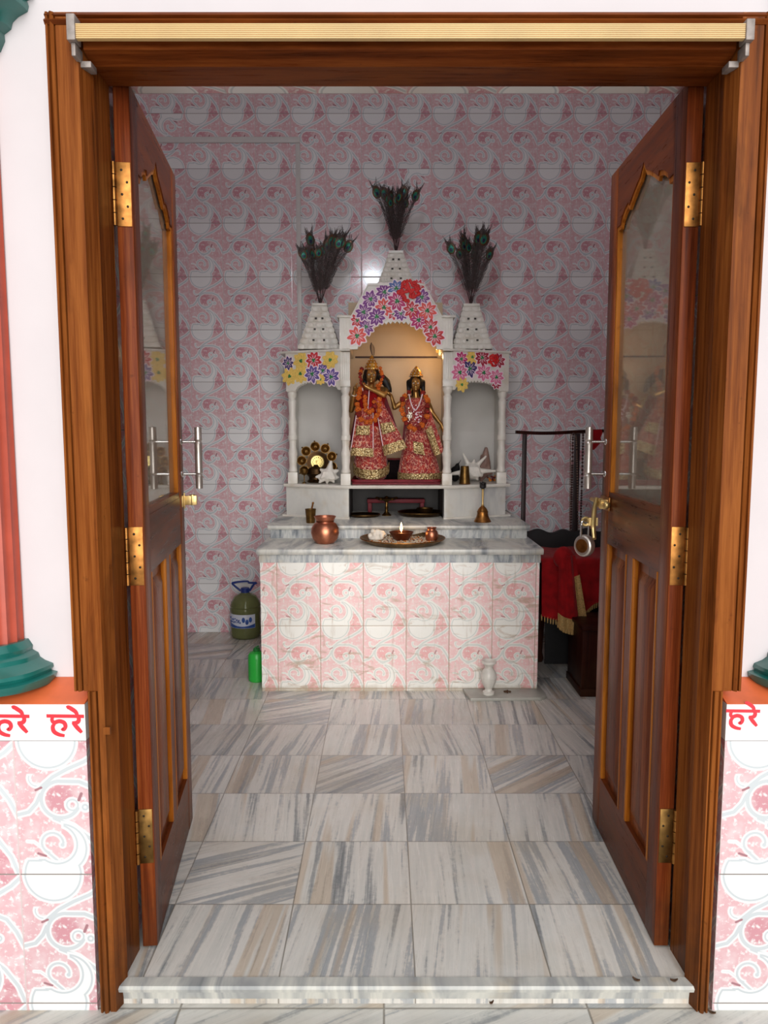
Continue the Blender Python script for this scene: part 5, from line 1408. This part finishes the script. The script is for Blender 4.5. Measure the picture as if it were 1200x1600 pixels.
# carved dark seat draped with a red velvet cloth
TX0, TX1, TY0, TY1 = .79, 1.46, 3.72, 4.16
t = thing('carved_seat', 'dark carved wooden seat with black wavy back beyond the right door leaf', 'seat', (1.12, 3.95, 0))
zs = Z(872, TY0+.10)
b = MB(); b.box(TX0, TX1, TY0+.03, TY1, zs-.07, zs); b.build('seat', 'wood_dark', t, bevel=.006)
n = 60; xs = [TX0-.03+(TX1-TX0+.06)*i/n for i in range(n+1)]
zb = Z(828, TY1)
hi = [zb+.009*math.cos((x-X(841, 826, TY1))*48)+.004*math.cos(x*17) for x in xs]
b = MB(); b.strip(xs, [zs-.04]*(n+1), hi, TY1-.04, TY1); b.build('backrest', 'black_cloth', t, bevel=.006)
for x in (TX0+.03, TX1-.03):
    for y in (TY0+.25, TY1-.06):
        b = MB(); z_ = zs-.07
        b.lathe([(.020, 0), (.026, .02), (.018, .05), (.028, z_*.5), (.020, z_*.72), (.03, z_*.8), (.03, z_)], (x, y, 0), 16); b.build('leg', 'wood_dark', t)
b = MB(); b.box(TX0+.05, TX1, TY0+.19, TY0+.20, .004, zs-.07); b.build('under_seat_shade', 'black_cloth', t)  # dark sheet added in place of the shade below the seat
# low dark cabinet whose corner shows past the door leaf
cx0 = X(908, 1080, 3.43); zc0 = Z(985, 3.43)
t = thing('wooden_chest', 'dark reddish wooden chest standing mostly hidden behind the right door leaf', 'chest', ((cx0+1.42)/2, 3.56, 0))
b = MB(); b.box(cx0, 1.42, 3.43, 3.70, .02, zc0); b.build('chest_body', 'wood_dark', t, bevel=.004)
b = MB(); b.box(cx0-.006, 1.425, 3.42, 3.70, 0, .035); b.build('plinth', 'wood_dark', t, bevel=.003)
b = MB(); b.box(cx0-.008, 1.43, 3.415, 3.705, zc0, zc0+.02); b.build('chest_lid', 'wood_dark', t, bevel=.004)
# velvet cloth over the seat, falling at the front
cl = thing('velvet_cloth', 'red velvet cloth with gold fringe draped over the dark seat', 'cloth', (1.1, TY0, zs))
wx0, wx1 = X(846, 870, TY0), 1.40
def drape(u, v):
    x = wx0+(wx1-wx0)*u; fold = .012*math.sin(u*26)+.008*math.sin(u*11+1)
    top = .42; hang = .24+.05*math.sin(u*7+.6)
    if v < top: return Vector((x, TY1-.05-(TY1-.05-TY0)*v/top, zs+.008+.004*math.sin(u*20)))
    k = (v-top)/(1-top)
    return Vector((x+.02*k*math.sin(u*9), TY0+.004-.026*k-fold*k-.01, zs+.006-hang*k))
b = MB(); b.grid(drape, 60, 30, .004); b.build('cloth', 'red_velvet', cl, smooth=70)
b = MB()
for i in range(60):
    u = i/59; p = drape(u, 1); b.cap(p+Vector((0, 0, .004)), p+Vector((.001*math.sin(i*3), 0, -.022)), .0042, .003, 6)
b.build('fringe', 'gold_fringe', cl, kind='stuff')
# loose hanging end with a wide gold border, in front
def tail(u, v):
    w = .036+.030*v; c0 = P(884+6*v, 866+112*v, TY0-.05)
    return Vector((c0.x+(u-.5)*2*w, TY0-.075-.022*math.sin(PI*u)-.012*v-.008*math.sin(u*14), c0.z+(.018*(u-.45)**2*8)*v))
b = MB(); b.grid(tail, 20, 20, .004); tl = b.build('cloth_end', 'red_velvet', cl, smooth=70)
b = MB(); b.grid(lambda u, v: tail(u, .86+.14*v)+Vector((0, -.005, 0)), 20, 4, .004); b.build('gold_border', 'gold_fringe', tl, smooth=70)
b = MB(); b.grid(lambda u, v: tail(.72+.28*u, .30+.70*v)+Vector((.004, -.006, 0)), 6, 12, .004); b.build('gold_edge', 'gold_fringe', tl, smooth=70)
b = MB()
for i in range(30):
    p = tail(i/29, 1); b.cap(p, p+Vector((.002*math.sin(i*2), 0, -.026)), .004, .003, 6)
b.build('fringe', 'gold_fringe', tl, kind='stuff')
b = MB(); b.ball(P(881, 868, TY0-.06)+Vector((0, 0, -.01)), (.052, .04, .055)); b.build('bunched_fold', 'red_velvet', cl)
# ================================================================= light, sky, camera
w = bpy.data.worlds.new('sky'); S.world = w; w.use_nodes = True
bg = w.node_tree.nodes['Background']; bg.inputs[0].default_value = (.93, .96, 1.0, 1); bg.inputs[1].default_value = .44
nt = w.node_tree; tc = nt.nodes.new('ShaderNodeTexCoord'); sx = nt.nodes.new('ShaderNodeSeparateXYZ'); cr = nt.nodes.new('ShaderNodeValToRGB')
nt.links.new(tc.outputs['Generated'], sx.inputs[0]); mr = nt.nodes.new('ShaderNodeMapRange'); mr.inputs[1].default_value = -1; nt.links.new(sx.outputs[2], mr.inputs[0])
nt.links.new(mr.outputs[0], cr.inputs[0]); nt.links.new(cr.outputs[0], bg.inputs[0])
e = cr.color_ramp.elements; e[0].position = .45; e[0].color = (.16, .15, .14, 1); e[1].position = 1; e[1].color = (2.2, 2.26, 2.32, 1)
for p_, c_ in ((.5, (.42, .43, .44, 1)), (.62, (.62, .64, .66, 1))): k_ = e.new(p_); k_.color = c_
def light(name, typ, loc, energy, color, **kw):
    l = bpy.data.lights.new(name, typ); l.energy = energy; l.color = color
    for k, v in kw.items(): setattr(l, k, v)
    o = bpy.data.objects.new(name, l); COL.objects.link(o); o.location = loc; return o
sun = light('open_sky_sun', 'SUN', (0, -3, 3), 2.6, (1, .97, .945), angle=math.radians(46))
sun.rotation_euler = Vector((-.11, 1, -.21)).to_track_quat('-Z', 'Y').to_euler()
light('room_bulb', 'POINT', (-.1, 1.90, 2.60), 13, (.86, .93, 1), shadow_soft_size=.045)
q = P(683.5, 550, 4.20)
light('niche_bulb_light', 'POINT', q+Vector((-.015, .09, -.01)), .55, (1, .56, .2), shadow_soft_size=.012)
light('flame_light', 'POINT', FLAME, .25, (1, .55, .2), shadow_soft_size=.01)
cam = bpy.data.cameras.new('camera'); cam.lens = 36.0; cam.sensor_width = 36; cam.sensor_fit = 'HORIZONTAL'; cam.clip_start = .02
co = bpy.data.objects.new('camera', cam); COL.objects.link(co); co.location = (0, 0, CAMZ); co.rotation_euler = (PI/2-PITCH, 0, 0)
S.camera = co
vs = S.view_settings; vs.view_transform = 'Standard'; vs.look = 'None'; vs.gamma = 1; vs.use_curve_mapping = False; vs.exposure = 0.3
S.cycles.use_denoising = True; S.cycles.max_bounces = 10; S.cycles.diffuse_bounces = 5; S.cycles.transparent_max_bounces = 12
S.cycles.sample_clamp_indirect = 6
